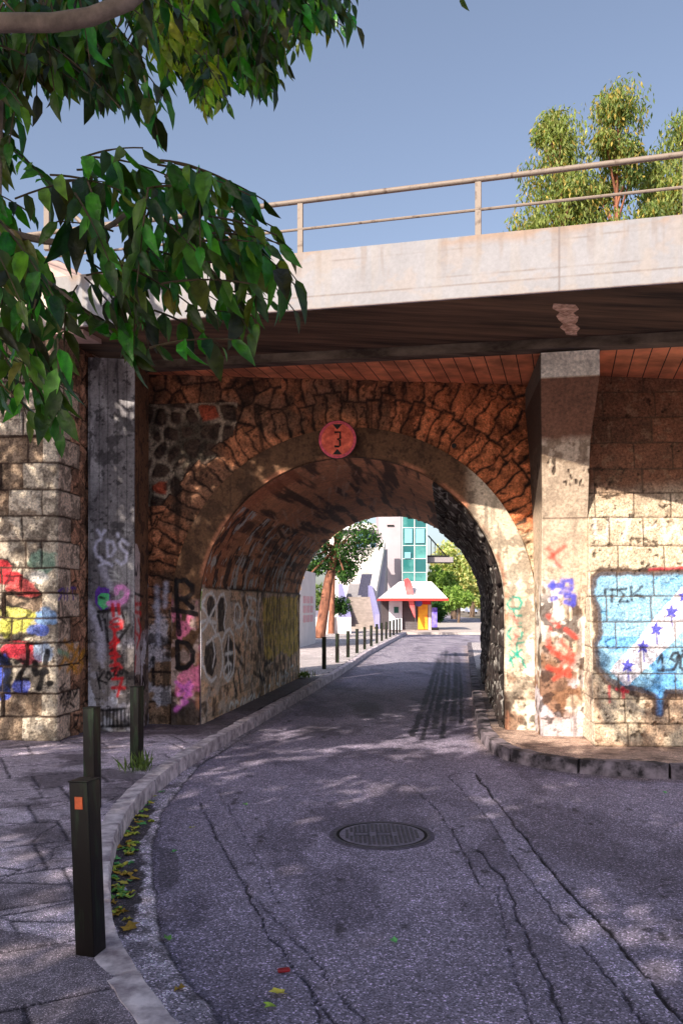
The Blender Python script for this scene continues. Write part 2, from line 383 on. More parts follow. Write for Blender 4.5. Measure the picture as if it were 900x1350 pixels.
# dark patch and wheel ruts inside the arch
tarp = poly_mask(X + .15 * (n2 - .5), Y + .6 * (n2 - .5), gp([(548, 975), (560, 930), (572, 870), (588, 853), (606, 853), (616, 905), (626, 975)])); rd.mix(tarp * 1.0, (96, 86, 108), .5)
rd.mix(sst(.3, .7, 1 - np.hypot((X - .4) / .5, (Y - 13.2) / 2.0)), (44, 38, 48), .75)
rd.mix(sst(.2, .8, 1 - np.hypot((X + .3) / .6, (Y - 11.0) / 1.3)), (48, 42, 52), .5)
def crack(pts, w=.02, a=.9, j=.045, col=(22, 18, 26), dep=.012, seed=0):
    q = gp(pts); lo = np.min(q, 0) - .3; hi = np.max(q, 0) + .3
    bb = (X > lo[0]) & (X < hi[0]) & (Y > lo[1]) & (Y < hi[1]); u, v = X[bb], Y[bb]
    uu = u + .55 * j * (fbm(u * 14, v * 8, 5, 50 + seed) - .5) * 2; vv = v + .55 * j * (fbm(u * 14 + 30, v * 8, 5, 50 + seed) - .5) * 2
    d = seg_dist(uu, vv, q); w_ = w * (.62 if w < .05 else .8); ww = w_ * (.2 + 1.6 * fbm(u * 9, v * 9, 3, 60 + seed))
    mm = (1 - sst(ww * .35, ww * .75, d)) * a
    rd.c[bb] = rd.c[bb] * (1 - mm[:, None]) + lin(col) * mm[:, None]; rd.h[bb] -= mm * dep
stripe = [(600, 1020), (625, 1018), (660, 1062), (720, 1140), (790, 1220), (860, 1300), (905, 1350), (860, 1350), (815, 1300), (745, 1220), (690, 1150), (640, 1075)]
mm = poly_mask(wx, wy, gp(stripe)); rd.mix(mm * 1.0, (176, 166, 190), .42)
crack([(624, 1018), (660, 1064), (700, 1115), (740, 1165), (800, 1225), (850, 1285), (905, 1350)], .035, 1)
crack([(590, 1022), (640, 1075), (690, 1150), (745, 1220), (800, 1285), (850, 1350)], .018, .8, seed=2)
crack([(540, 1035), (575, 1065), (605, 1110), (635, 1170)], .016, .8, seed=3)
crack([(590, 1024), (600, 1020), (624, 1018)], .022, .9, seed=1)
crack([(630, 1120), (665, 1160), (690, 1230), (720, 1290), (745, 1350)], .026, .9, seed=4)
crack([(655, 1170), (672, 1260), (700, 1350)], .016, .6, seed=5)
crack([(500, 1000), (560, 1012), (612, 1020)], .014, .6, seed=6)
crack([(262, 1055), (290, 1110), (322, 1165), (350, 1225), (400, 1290), (445, 1350)], .022, .9, seed=7)
crack([(285, 1040), (310, 1080), (340, 1130), (365, 1190)], .012, .6, seed=8)
crack([(322, 1160), (340, 1185), (395, 1245), (440, 1300), (500, 1370)], .016, .7, seed=9)
crack([(400, 1290), (420, 1350)], .016, .8, seed=10)
crack([(690, 1110), (760, 1155), (830, 1170)], .01, .35, seed=11)
for k, (a, b) in enumerate([((543, 970), (578, 868)), ((556, 975), (583, 860)), ((572, 960), (588, 858)), ((583, 972), (593, 862)), ((597, 950), (600, 860)), ((608, 955), (604, 865))]):
    crack([a, ((a[0] + b[0]) / 2 + 2, (a[1] + b[1]) / 2), b], .07 if k % 2 else .11, .85, .05, (26, 22, 32), .01, 20 + k)
for k in range(5): crack([(548, 960 - k * 17), (585, 957 - k * 17), (622, 962 - k * 15)], .06, .5, .08, (30, 26, 36), .006, 30 + k)
crack([(450, 1004), (520, 1003), (600, 1008)], .01, .3, seed=40)
fx = sst(.60, .66, fbm(X * 3, Y * 3, 5, 77)); rd.mix(fx, (120, 112, 134), .25)
sp = sst(.76, .84, fbm(X * 9, Y * 7, 3, 90)); rd.mix(sp, (34, 28, 36), .7); rd.mix(sst(.56, .7, fbm(X * 1.3 + .5 * Y, Y * .35, 4, 97)) , (96, 88, 106), .45)
rd.h += .006 * (n1 - .5) + .002 * (n3 - .5)
rd.h *= (Y < 30)
tag(rd.build('road', M_asphalt), kind='structure')

# left pavement of broken slabs, a raised sheet behind the kerb
KLi = offset_line(KL, -.10); KRi = offset_line(KR, .10)
def pave(name, xs, ys, edge, leftside, colf, z=.128, ymax=None):
    X, Y = np.meshgrid(xs, ys); s = Surf(X, Y, np.stack([X, Y, np.full_like(X, z)], -1))
    s.h += colf(s, X, Y); s.mask = poly_mask(X, Y, edge)
    o = s.build(name, M_slab); tag(o, kind='structure'); return o
kl_poly = [tuple(p) for p in KLi[::6] if p[1] < 12] 
kl_poly = [(kl_poly[0][0], 12.2)] + kl_poly + [(kl_poly[-1][0], -3), (-9, -3), (-9, 12.2)]
def col_left(s, X, Y):
    a = math.radians(-27); u = X * math.cos(a) - Y * math.sin(a); v = X * math.sin(a) + Y * math.cos(a)
    u = u + .02 * (fbm(X * 3, Y * 3, 3, 5) - .5); v = v + .02 * (fbm(X * 3 + 5, Y * 3, 3, 5) - .5)
    d, idd = ashlar(u, v, np.arange(-14, 16, .56), .5, .9, 11)
    s.c[:] = lin((198, 184, 200)) * (.7 + .5 * idd + .4 * (fbm(X * 4, Y * 4, 4, 4) - .5))[..., None]
    j = 1 - sst(.004, .016, d); s.mix(j, (26, 20, 26), .95)
    f1, f2, i2 = voro(X * 2.2 + .3 * fbm(X * 4, Y * 4, 3, 9), Y * 2.2, 6, 1); cr = (1 - sst(.01, .035, f2 - f1)) * sst(.42, .55, fbm(X * .9, Y * .9, 2, 14))
    s.mix(cr, (24, 20, 26), .9)
    dirt = sst(.5, .64, fbm(X * 1.5 + 4, Y * 1.5, 5, 19)); s.mix(dirt, (66, 58, 68), .7)
    front = sst(0, .3, (-.52) - X + .0 * Y) * 0 + poly_mask(X + .2 * (fbm(X * 5, Y * 5, 4, 8) - .5), Y, [G(-60, 1210, .13), G(100, 1245, .13), G(150, 1275, .13), G(200, 1350, .13), G(260, 1450, .13), G(-150, 1450, .13)])
    s.mix(front * 1.0, (62, 54, 62), .65)
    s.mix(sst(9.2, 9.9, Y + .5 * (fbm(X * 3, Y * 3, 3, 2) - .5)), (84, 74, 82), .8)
    return -.01 * j - .006 * cr + .004 * idd
ysl = []; y = 2.5
while y < 12: ysl.append(y); y += .004 * y
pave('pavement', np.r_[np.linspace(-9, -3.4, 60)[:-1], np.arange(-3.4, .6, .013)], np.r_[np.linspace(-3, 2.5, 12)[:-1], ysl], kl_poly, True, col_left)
# the pavement that goes on through the arch and becomes the pale plaza
kl_far = [tuple(p) for p in KLi[::8] if p[1] > 11.9]
def col_plaza(s, X, Y):
    d, idd = ashlar(X, Y, np.arange(11, 70, .6), .6, .6001, 3)
    s.c[:] = lin((186, 176, 176)) * (.85 + .25 * idd)[..., None]
    s.mix(1 - sst(.01, .04, d), (140, 130, 130), .7)
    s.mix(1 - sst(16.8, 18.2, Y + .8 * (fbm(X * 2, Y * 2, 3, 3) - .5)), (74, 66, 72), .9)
    return 0 * X
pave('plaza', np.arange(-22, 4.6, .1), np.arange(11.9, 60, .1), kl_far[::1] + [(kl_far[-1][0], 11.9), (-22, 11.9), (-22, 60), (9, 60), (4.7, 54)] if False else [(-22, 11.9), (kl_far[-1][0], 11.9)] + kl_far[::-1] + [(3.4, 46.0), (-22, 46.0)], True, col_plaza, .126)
# right pavement
kr_poly = [tuple(p) for p in KRi[::5]]
kr_poly = kr_poly + [(14, 12), (14, 33.5), (5.2, 33.5)]
def col_right(s, X, Y):
    n = fbm(X * 3, Y * 3, 4, 4)
    s.c[:] = lin((176, 150, 136)) * (.7 + .6 * n)[..., None]
    s.mix(sst(.5, .65, fbm(X * 6, Y * 6, 4, 14)), (90, 72, 66), .7)
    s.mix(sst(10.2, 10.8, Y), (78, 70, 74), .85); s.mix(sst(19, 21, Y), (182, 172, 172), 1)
    e = seg_dist(X, Y, [G(655, 1003 - 30, .13), G(700, 985, .13), G(900, 990, .13)]); s.mix(1 - sst(.01, .02, e), (70, 54, 50), .5)
    return .004 * n
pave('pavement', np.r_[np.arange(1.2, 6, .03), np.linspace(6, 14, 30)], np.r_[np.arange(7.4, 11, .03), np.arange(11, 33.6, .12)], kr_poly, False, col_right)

# ------------------------------------------------------------------ helper: a wall skin lofted through levels
def loft(levels, du=.0115, dv=.0115):
    """levels: [[(x, y, z), ...], ...] bottom to top, all with as many corners"""
    L0 = [Vector(p) for p in levels[0]]
    seg = [max(1, int((Vector((b.x, b.y)) - Vector((a.x, a.y))).length / du)) for a, b in zip(L0[:-1], L0[1:])]
    us, cu = [], 0.0
    for a, b, n in zip(L0[:-1], L0[1:], seg):
        l = (Vector((b.x, b.y)) - Vector((a.x, a.y))).length
        us += [(cu + l * k / n) for k in range(n)]; cu += l
    us.append(cu); us = np.array(us)
    rows = []
    for lv in levels:
        lv = np.array(lv, float); r = []
        for i, n in enumerate(seg):
            t = np.arange(n)[:, None] / n; r.append(lv[i] + (lv[i + 1] - lv[i]) * t)
        r.append(lv[-1:]); rows.append(np.concatenate(r))
    out = []
    for a, b in zip(rows[:-1], rows[1:]):
        n = max(1, int(np.abs(b - a)[:, 2].max() / dv))
        out += [a + (b - a) * (k / n) for k in range(n)]
    out.append(rows[-1]); Pp = np.array(out)
    U = np.broadcast_to(us, Pp.shape[:2]).copy(); V = Pp[..., 2].copy()
    return Surf(U, V, Pp)
def body_box(name_mat, levels_front, back, z0, z1): pass

def grime(sf, u, v, col=(34, 26, 26), a=.6, seed=1, lim=1.0):
    """water runs and soot blotches that stay on the wall"""
    runs = sst(.60, .72, fbm(u * 13, v * 1.3, 4, seed)) * sst(.45, .6, fbm(u * 2.2, v * 1.4, 3, seed + 9))
    bl = sst(.60, .66, fbm(u * 5, v * 5, 5, seed + 20)); fine = sst(.64, .70, fbm(u * 21, v * 21, 4, seed + 30))
    sf.mix(np.maximum(np.maximum(runs, bl * .9), fine) * lim, col, a)
def splash(sf, u, v, col=(228, 222, 230), a=.7, seed=1, lim=1.0):
    m = sst(.57, .60, fbm(u * 6, v * 4, 5, seed)) * sst(.5, .56, fbm(u * 2, v * 2, 3, seed + 4)); sf.mix(m * lim, col, a)
# ------------------------------------------------------------------ stone arch: facade skin, cement ring, vault
arch = empty('stone_arch', (XC, 10.4, 0), 'old stone railway arch with a brown cement rim and graffiti painted along its tunnel', 'arch')
x0f, x1f = -2.62, 2.72
NX = int((x1f - x0f) / .0115); NZ = int(4.75 / .0115)
xs = np.linspace(x0f, x1f, NX); zs = np.linspace(0, 4.75, NZ)
X, Z = np.meshgrid(xs, zs)
Zt = np.minimum(Z, zB(X) + .0)
fs = Surf(X, Z, np.stack([X, yFac(X), Zt], -1))
dx = X - XC; dz = Z - ZS
r = np.where(dz > 0, np.hypot(dx, dz), np.abs(dx)); th = np.where(dz > 0, np.arctan2(dz, dx), np.where(dx > 0, dz / 1.89, math.pi - dz / 1.89))
RO = R0 + .34
wob = .05 * (fbm(X * 6, Z * 6, 3, 2) - .5); r2 = r + wob; t2 = th + .06 * (fbm(X * 5 + 7, Z * 5, 3, 3) - .5)
# voussoirs
nv = 2.45 / .165; ti = t2 * nv / 1.0; ji = np.floor(ti); 
rb = RO + .42 + .16 * (_h(ji.astype(np.int64), ji.astype(np.int64) * 0 + 3, 4) - .5)
ro2 = rb + np.where(X < -.75, 0.0, .50)
rad = np.where(r2 < rb, 0, 1)
tj = np.where(rad == 1, t2 * nv * 1.0 + .5, ti); jj = np.floor(tj)
dth = np.minimum(tj - jj, 1 - (tj - jj)) / nv * r2
dr = np.where(rad == 0, np.minimum(r2 - RO, rb - r2), np.minimum(np.abs(r2 - rb), np.abs(ro2 - r2)))
dV = np.minimum(dth, np.abs(dr)); idV = _h(jj.astype(np.int64), rad.astype(np.int64), 21)
# rubble with round dark stones
f1, f2, idR = voro(X * 4.6 + .25 * fbm(X * 5, Z * 5, 2, 1), Z * 4.3 + .2 * fbm(X * 5, Z * 5, 2, 7), 13, .75); dR = (f2 - f1) / 4.3 * .5
# upright thin stones high above the crown, ashlar low at the sides
dA, idA = ashlar(X + .02 * fbm(X * 6, Z * 6, 2, 3), Z + .025 * fbm(X * 5, Z * 5, 2, 4), [0, .42, .80, 1.17, 1.5, 1.76, 2.0, 2.2, 2.45, 2.7, 2.95, 3.2, 3.5, 3.8, 4.1, 4.4, 4.8], .3, .62, 9)
isV = (r2 < ro2) & ((dz > .0)) & (r2 > R0)
isA = (dz <= .0)
left = (X < -.9) & (~isV) & (~isA)
d = np.where(isA, dA, np.where(isV, dV, dR)); idd = np.where(isA, idA, np.where(isV, idV, idR))
wl0 = left & (X + .3 * (vn(X * 2.5, Z * 2.5, 5) - .5) < -1.35) & (Z > 2.9) & (Z < 4.2); d = d + .022 * (fbm(X * 16, Z * 16, 3, 46) - .45); stone = np.where(wl0, sst(.012, .04, d), sst(.0, .03, d)); nse = fbm(X * 9, Z * 9, 5, 44); nb = fbm(X * 2.2, Z * 2.2, 4, 45)
base = lin((192, 124, 88))[None, None] * (.25 + .8 * idd + 1.1 * (nse - .3))[..., None]
grey = lin((104, 86, 72))[None, None] * (.5 + .7 * idd)[..., None]
gm = sst(.42, .62, nb) * (X < .6); base = base * (1 - gm[..., None] * .65) + grey * gm[..., None] * .65
rm = sst(.3, 1.4, X); base = base * (1 - rm[..., None] * .75) + (lin((228, 132, 84)) * (.15 + 1.3 * nse[..., None] ** 1.3)) * rm[..., None] * .75
dk_ = lin((84, 66, 56))[None, None] * (.5 + .7 * nse)[..., None]
wl = wl0; base = np.where(wl[..., None], dk_, base)
red = wl & (idR > .93); base = np.where(red[..., None], lin((178, 84, 60)), base)
low = 1 - sst(1.3, 1.75, Z + .2 * (nb - .5)); cream = lin((176, 148, 122)) * (.6 + .6 * nse[..., None])
base = base * (1 - low[..., None] * .7) + cream * low[..., None] * .7
mort = np.where(wl[..., None], lin((172, 152, 132)) * (.25 + .75 * sst(.40, .56, fbm(X * 1.6 + 2, Z * 1.6, 2, 91))[..., None]) * (.6 + .6 * nse[..., None]), lin((40, 28, 24)) * (.5 + nse[..., None]))
fs.c = base * stone[..., None] + mort * (1 - stone[..., None])
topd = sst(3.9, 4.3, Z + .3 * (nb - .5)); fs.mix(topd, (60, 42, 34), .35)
relief = np.where(wl, .045, .034); dome = sst(0, .075, d)
fs.h = relief * dome * (.35 + .9 * idd) + .030 * (nse - .5) + .028 * (fbm(X * 26, Z * 26, 3, 47) - .5) * stone
fs.h = np.where(isA, .010 * stone + .012 * (nse - .5), fs.h) - .01
fs.mask = r > R0 + .02
fs.mix(sst(.5, .6, fbm(X * 4, Z * 4, 4, 33)) * low * (X < 0), (212, 206, 218), .75)
fs.mix(sst(.55, .63, fbm(X * 5, Z * 5 + 8, 4, 35)) * low, (36, 28, 28), .8)
fs.mix(sst(1.4, 2.0, X) * (1 - sst(2.4, 2.7, Z)) , (214, 192, 160), .75)
LF = (X < -1.5)
grime(fs, X, Z, (26, 18, 16), .7, 301)
for q in [[(207, 775), (209, 850)], [(219, 770), (218, 800)], [(205, 800), (210, 815)]]: fs.stroke(q, .05, (215, 210, 230), .6, .06, lim=LF)
fs.stroke([(185, 840), (190, 910)], .05, (30, 22, 26), .8, .04, lim=LF)
fs.stroke([(203, 868), (203, 902)], .05, (24, 20, 22), .9, lim=LF)
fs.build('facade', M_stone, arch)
# ring
sleg = ZS; LR = 2 * sleg + math.pi * R0
su = np.arange(0, LR, .0115); tv = np.linspace(-.09, .36, 42)
def ring_pt(s, rr):
    a = np.where(s < sleg, 0, np.where(s > LR - sleg, math.pi, (s - sleg) / R0))
    x = XC - np.cos(a) * rr; z = np.where(s < sleg, s, np.where(s > LR - sleg, LR - s, ZS + np.sin(a) * rr))
    return x, z
U, T = np.meshgrid(su, tv)
rr = R0 + np.maximum(T, 0); x, z = ring_pt(U, rr); yy = yFac(x) - .045 + np.maximum(-T, 0) + .0 * x
rsf = Surf(U, T, np.stack([x, yy, z], -1)); rsf.N = -rsf.N if rsf.N[20, 100, 1] > 0 else rsf.N
nse = fbm(U * 5, T * 5, 5, 3); n6 = fbm(x * 3, z * 3, 4, 9)
rsf.c[:] = lin((98, 70, 50)) * (.7 + .6 * nse)[..., None]
rg = sst(1.45, 1.75, x) ; rsf.c = rsf.c * (1 - rg[..., None]) + (lin((206, 188, 166)) * (.8 + .4 * nse[..., None])) * rg[..., None]  # light is in the ring's colour: cream sunlit leg, browner shaded rest
rsf.mix(sst(.45, .6, n6) * (1 - sst(1.9, 2.2, z)) * rg, (236, 226, 206), .7)
rsf.mix(sst(.42, .58, fbm(x * 4, z * 4, 4, 19)) * (1 - sst(.75, 1.0, z)) * rg, (112, 72, 48), .85)
rsf.mix(sst(.55, .62, fbm(x * 6, z * 6, 4, 29)) * (1 - sst(.4, 1.0, z)), (40, 32, 30), .8)
lg = (x < -1.2) & (z < 2.12); lowl = lg * (1 - sst(1.4, 1.9, z))
rsf.mix(lowl * sst(.4, .5, fbm(x * 4, z * 4, 4, 39)), (196, 168, 160), .8)
rsf.mix(lowl * sst(.52, .6, fbm(x * 5, z * 3, 4, 49)) , (228, 120, 160), .8)
rsf.mix(lg * (1 - sst(.45, .62, z)) * sst(.35, .5, fbm(x * 4, z * 4, 3, 59)), (46, 38, 36), .9)
rsf.mix((1 - sst(.02, .07, np.abs(T))) * sst(.4, .6, fbm(U * 3, T * 3, 3, 6)), (176, 116, 88), .8)
K = (18, 14, 18)
LG = lg & (T > -.01)
for q in [[(233, 765), (234, 800)], [(233, 766), (245, 765), (254, 773), (254, 782), (245, 789), (234, 790)], [(240, 789), (254, 801)],
          [(224, 803), (258, 810)], [(235, 806), (236, 836)], [(234, 845), (235, 880)], [(234, 846), (246, 848), (255, 860), (254, 872), (246, 880), (234, 880)]]:
    rsf.stroke(q, .062, K, .98, .012, lim=LG, patchy=.1)
for q in [[(232, 900), (252, 915)], [(236, 915), (250, 900)], [(240, 925), (254, 905)], [(232, 935), (246, 925)]]: rsf.stroke(q, .05, (214, 110, 200), .8, .03, lim=LG)
RG = (x > 1.2) & (T > -.01); TE = (40, 160, 140)
for q in [[(672, 790), (668, 796), (672, 803), (684, 803), (688, 795), (684, 788), (676, 787)], [(670, 812), (686, 812)], [(677, 804), (677, 822), (686, 822)],
          [(686, 826), (673, 828), (668, 836), (674, 844), (686, 842), (688, 834)], [(670, 850), (690, 846)], [(680, 846), (682, 866)],
          [(671, 872), (686, 856)], [(674, 858), (690, 870)], [(670, 862), (676, 878)], [(688, 872), (692, 880)]]: rsf.stroke(q, .028, TE, .85, .015, lim=RG)
for q in [[(672, 808), (680, 822)], [(682, 830), (676, 852)]]: rsf.stroke(q, .06, (230, 130, 120), .6, .03, lim=RG)
grime(rsf, x, z, (44, 30, 24), .55, 311)
rsf.h = .012 * (nse - .5) + .02 * sst(.55, .8, fbm(U * 2.5, T * 3, 3, 8)) * (np.abs(T) < .04) * -1
rsf.build('arch_ring', M_plaster, arch)
# vault
sv = np.arange(0, LR + .001, .0145); wv = np.r_[np.arange(0, TL, .02), TL]
U, W = np.meshgrid(sv, wv); x, z = ring_pt(U, np.full_like(U, R0)); yb = yFac(x) + .04
vs = Surf(U, W, np.stack([x + AX.x * W, yb + AX.y * W, z], -1))
ctr = np.stack([XC + AX.x * W, yb + AX.y * W, np.minimum(z, ZS)], -1)
flip = np.sign(np.sum(vs.N * (ctr - vs.P), -1)); vs.N *= np.where(flip == 0, 1, flip)[..., None]
nse = fbm(U * 5, W * 5, 5, 3); n6 = fbm(U * 3, W * 1.5, 4, 9); st = fbm(U * 16, W * 1.6, 4, 29)
vs.c[:] = lin((206, 144, 104)) * (.55 + .8 * nse)[..., None]
vs.mix(sst(.46, .62, fbm(U * 9, W * .7, 5, 29)) * (z > 1.8), (44, 33, 28), .85)
vs.mix(sst(.60, .66, fbm(U * 26 + W * 4, W * .9, 4, 31)) * sst(.48, .58, fbm(U * 2, W * 1.2, 3, 32)) * (z > 1.9) * (U < LR * .5), (214, 170, 138), .75)
vs.mix((1 - sst(.2, 1.1, W + .5 * (nse - .5))) * (U < LR * .42) * (z > 1.87), (176, 104, 70), .75)
LW = U < LR / 2
up = LW & (z > 1.87) & (z < 2.9)
vs.mix(up * sst(.5, .6, fbm(U * 3.5, W * 6, 4, 61)), (168, 112, 78), .8)
vs.mix(up * sst(.58, .63, fbm(U * 4, W * 8, 4, 62)), (34, 30, 32), .85)
vs.mix(up * sst(.62, .66, fbm(U * 4, W * 8, 4, 63)), (196, 196, 190), .8)
pan = LW & (z < 1.86)
vs.c = np.where(pan[..., None], lin((238, 198, 160)) * (.55 + .8 * nse[..., None]), vs.c)
vs.mix(pan * sst(.5, .6, fbm(U * 5, W * 5, 4, 71)), (222, 200, 180), .6)
vs.mix(pan * sst(.58, .65, fbm(U * 6, W * 6, 4, 72)), (70, 52, 48), .75)
ledge = LW * np.exp(-((z - 1.87) / .02) ** 2); vs.mix(ledge, (30, 22, 20), .8); vs.h += np.where(pan, .03, 0)
# right side: rough stone, its colour kept dark to stand for shade
RW = U > LR * .62; f1, f2, i3 = voro(U * 3.6, W * 2.6, 5, .8); dd = (f2 - f1)
rst = lin((60, 50, 48)) * (.4 + .8 * nse[..., None]) * (.6 + .7 * i3[..., None]); vs.c = np.where(RW[..., None], rst, vs.c)
vs.mix(RW * (1 - sst(.02, .12, dd)), (20, 16, 16), .9)
vs.mix(RW * sst(.6, .66, fbm(U * 9, W * 9, 4, 81)), (190, 184, 178), .55)
vs.h += np.where(RW, .045 * sst(0, .25, dd) + .05 * (nse - .5), .012 * (nse - .5)) + .01 * (n6 - .5)
edge = np.exp(-(W / .05) ** 2); vs.h *= (1 - .7 * edge)
# painted letters on the left tunnel wall
grime(vs, U, W, (30, 22, 22), .65, 321, np.where(z < 1.9, .8, .25)); splash(vs, U, W, (226, 212, 200), .5, 325, LW * (z < 1.9))
PN = LW & (z < 1.86) & (z > .1); WH = (246, 242, 238)
def Zm(pts): return [(200 + a / 4.09, 740 + b / 4.09) for a, b in pts]
wht = Zm([(250, 150), (420, 150), (415, 260), (420, 390), (430, 640), (330, 690), (262, 640), (250, 420)])
vs.fill(wht, (214, 192, 170), .75, .02, .3, 5, PN)
for q in [[(285, 230), (300, 185), (325, 190), (332, 260), (325, 300), (290, 300)], [(345, 240), (362, 190), (380, 200), (385, 300), (380, 380), (350, 380)],
          [(275, 470), (290, 420), (330, 440), (340, 540), (315, 620), (285, 600), (270, 540)], [(380, 480), (400, 400), (425, 430), (430, 560), (410, 625), (385, 600)]]:
    vs.fill(Zm(q), (30, 22, 24), .92, .01, .15, 8, PN)
for q in [[(262, 240), (280, 185), (312, 168), (335, 200), (340, 300), (335, 390)], [(258, 240), (300, 320), (335, 330)], [(335, 240), (300, 310), (262, 380), (258, 480), (268, 560), (285, 620), (310, 645), (335, 620)],
          [(340, 230), (360, 180), (378, 175), (392, 240), (380, 330), (385, 390)], [(262, 330), (290, 310), (310, 330), (330, 380)], [(285, 445), (320, 410), (350, 395), (362, 430), (375, 540), (360, 620)],
          [(318, 415), (330, 500), (318, 570)], [(370, 430), (385, 385), (410, 365), (430, 400), (438, 500), (428, 600), (400, 645), (380, 620), (370, 540)], [(385, 500), (425, 490)], [(405, 400), (400, 500), (405, 620)],
          [(385, 580), (400, 540), (418, 560), (415, 600), (395, 620)], [(440, 240), (455, 225), (470, 260), (462, 340), (445, 360)], [(430, 320), (460, 360), (485, 330)], [(440, 250), (435, 330)],
          [(500, 190), (515, 240), (500, 300), (495, 370)], [(510, 190), (530, 200), (520, 260), (540, 270), (530, 340)], [(540, 200), (560, 220), (555, 330), (580, 400)], [(490, 310), (510, 370), (505, 430)],
          [(560, 400), (575, 200)], [(520, 300), (560, 320)], [(410, 785), (418, 760), (430, 770)], [(440, 785), (445, 755), (458, 765)], [(470, 775), (480, 740)], [(485, 770), (495, 730), (500, 765)],
          [(510, 750), (530, 720)], [(530, 750), (545, 715), (548, 740)], [(560, 740), (575, 700)], [(600, 720), (605, 670)], [(615, 700), (628, 665)], [(660, 600), (665, 660), (680, 665), (685, 610)],
          [(690, 600), (692, 660), (712, 655)], [(690, 625), (708, 620)], [(712, 590), (716, 650)], [(712, 595), (730, 610), (716, 625)], [(735, 580), (738, 640)], [(740, 570), (755, 560), (758, 630)]]:
    vs.stroke(Zm(q), .05, WH, .97, .014, lim=PN, patchy=.25)
yel = Zm([(590, 190), (780, 190), (782, 470), (740, 520), (690, 480), (640, 540), (598, 520)])
vs.fill(yel, (232, 200, 84), .8, .05, .6, 15, PN)
YM = PN & (W > 2.9)
vs.mix(YM * sst(.5, .58, fbm(U * 4, W * 14, 4, 73)), (58, 44, 36), .7)
for q in [[(440, 450), (470, 500)], [(450, 520), (480, 560)], [(455, 580), (470, 700)], [(430, 640), (450, 720)], [(540, 600), (600, 640)], [(570, 590), (590, 660)], [(600, 560), (640, 530)]]: vs.stroke(Zm(q), .07, (34, 26, 28), .85, .03, lim=PN, patchy=.5)
vs.build('vault', M_plaster, arch)
# the far face of the arch, plain masonry
xs = np.linspace(x0f - 1, x1f + 4, 160); zs = np.linspace(0, 4.7, 100); X, Z = np.meshgrid(xs, zs)
bk = Surf(X, Z, np.stack([X + AX.x * TL, yFac(X) + AX.y * TL + .06, Z], -1)); dx = X - XC; dz = Z - ZS
r = np.where(dz > 0, np.hypot(dx, dz), np.abs(dx)); bk.mask = r > R0 - .03; bk.c[:] = lin((150, 120, 96)); bk.build('rear_face', M_stone, arch)

# ------------------------------------------------------------------ round sign with a 3
def yaw_frame(c, nrm):
    n = Vector(nrm).normalized(); u = Vector((0, 0, 1)).cross(n).normalized(); return Vector(c), u, Vector((0, 0, 1)), n
sc_ = P(445, 580, 10.26)
sg = empty('height_sign', sc_, 'round faded red disc with a black 3 between two arrowheads above the arch crown', 'sign')
o, u, v, n = yaw_frame(sc_, (-.1, -1, 0))
M_rust = mat_plain('rusted_red_paint', (244, 112, 82), .6, 14, .5, bump=.25, col2=(176, 50, 38), lo=.3, hi=.7)
M_rim = mat_plain('sign_rim', (40, 20, 18), .6, 20, .4)
M_pink = mat_plain('faded_red_paint', (220, 84, 104), .6, 22, .4, bump=.2)
MB().disc(o, n, .238, .025, 48).build('disc', M_rim, sg)
MB().disc(o + n * .006, n, .230, .026, 48).build('border', M_pink, sg)
MB().disc(o + n * .01, n, .196, .027, 48).build('face', M_rust, sg)
def flat_poly(pts, z=.04, t=.004, mb=None):
    mb = mb or MB(); a = [o + u * p[0] + v * p[1] + n * z for p in pts]; b = [p + n * t for p in a]; return mb.hull8(a, b)
flat_poly([(-.058, .185), (.058, .185), (0, .118)]).build('arrowhead', M_black, sg)
flat_poly([(-.058, -.185), (.058, -.185), (0, -.118)]).build('arrowhead', M_black, sg)
t3 = [(-.035, .088), (.035, .088), (.035, .012), (0, .002), (.030, -.012), (.034, -.075), (.018, -.09), (-.035, -.084)]
MB().tube([o + u * a + v * b + n * .039 for a, b in t3], .012, 8).build('numeral', M_black, sg)
# wooden plug hole right of the sign in the facade
tag(MB().disc(P(598, 588, 10.25), (-.1, -1, 0), .03, .03, 20).build('drain_hole', M_black), 'small round black pipe mouth in the stonework right of the arch crown', 'pipe')

# ------------------------------------------------------------------ left concrete pillar and its brown return
def xyz(x, y, z): return (x, y, z)
pl = loft([[(-3.05, 10.5, .08), (-3.04, 10.02, .08), (-2.47, 9.97, .08), (-2.45, 10.72, .08)], [(-3.05, 10.5, 4.55), (-3.04, 10.02, 4.62), (-2.47, 9.97, 4.58), (-2.45, 10.72, 4.58)]])
U, V = pl.U, pl.V; nse = fbm(U * 4, V * 2, 5, 3); bd = fbm(U * 30, V * .8, 3, 7)
pl.c[:] = lin((176, 172, 176)) * (.55 + .55 * nse + .35 * (bd - .5))[..., None]
xw = pl.P[..., 0]; side = U > 1.07
pl.c = np.where(side[..., None], lin((126, 92, 70)) * (.6 + .5 * nse + .3 * (bd - .5))[..., None], pl.c)
pl.mix((~side) * sst(.46, .6, fbm(U * 3, V * 1.6, 4, 17)), (92, 86, 90), .7)
pl.mix(1 - sst(.9, 1.4, V + .5 * (nse - .5)), (150, 138, 132), .6)
pl.mix((1 - sst(.9, 1.4, V)) * sst(.52, .6, fbm(U * 6, V * 6, 4, 37)), (50, 40, 42), .7)
pl.mix((1 - sst(1.0, 1.6, V)) * sst(.52, .6, fbm(U * 5, V * 5, 4, 38)), (206, 200, 214), .6)
for k in range(5):
    uu = .5 + .115 * k; pl.c[np.abs(U - uu) < .006] *= .55
grime(pl, U, V, (36, 32, 36), .7, 331); splash(pl, U, V, (226, 224, 236), .75, 335, 1 - sst(1.4, 2.2, V))
def Zl(pts): return [(a / 4.09, 660 + b / 4.09) for a, b in pts]
FR = (U > .47) & (U < 1.08)
SP = (206, 204, 226)
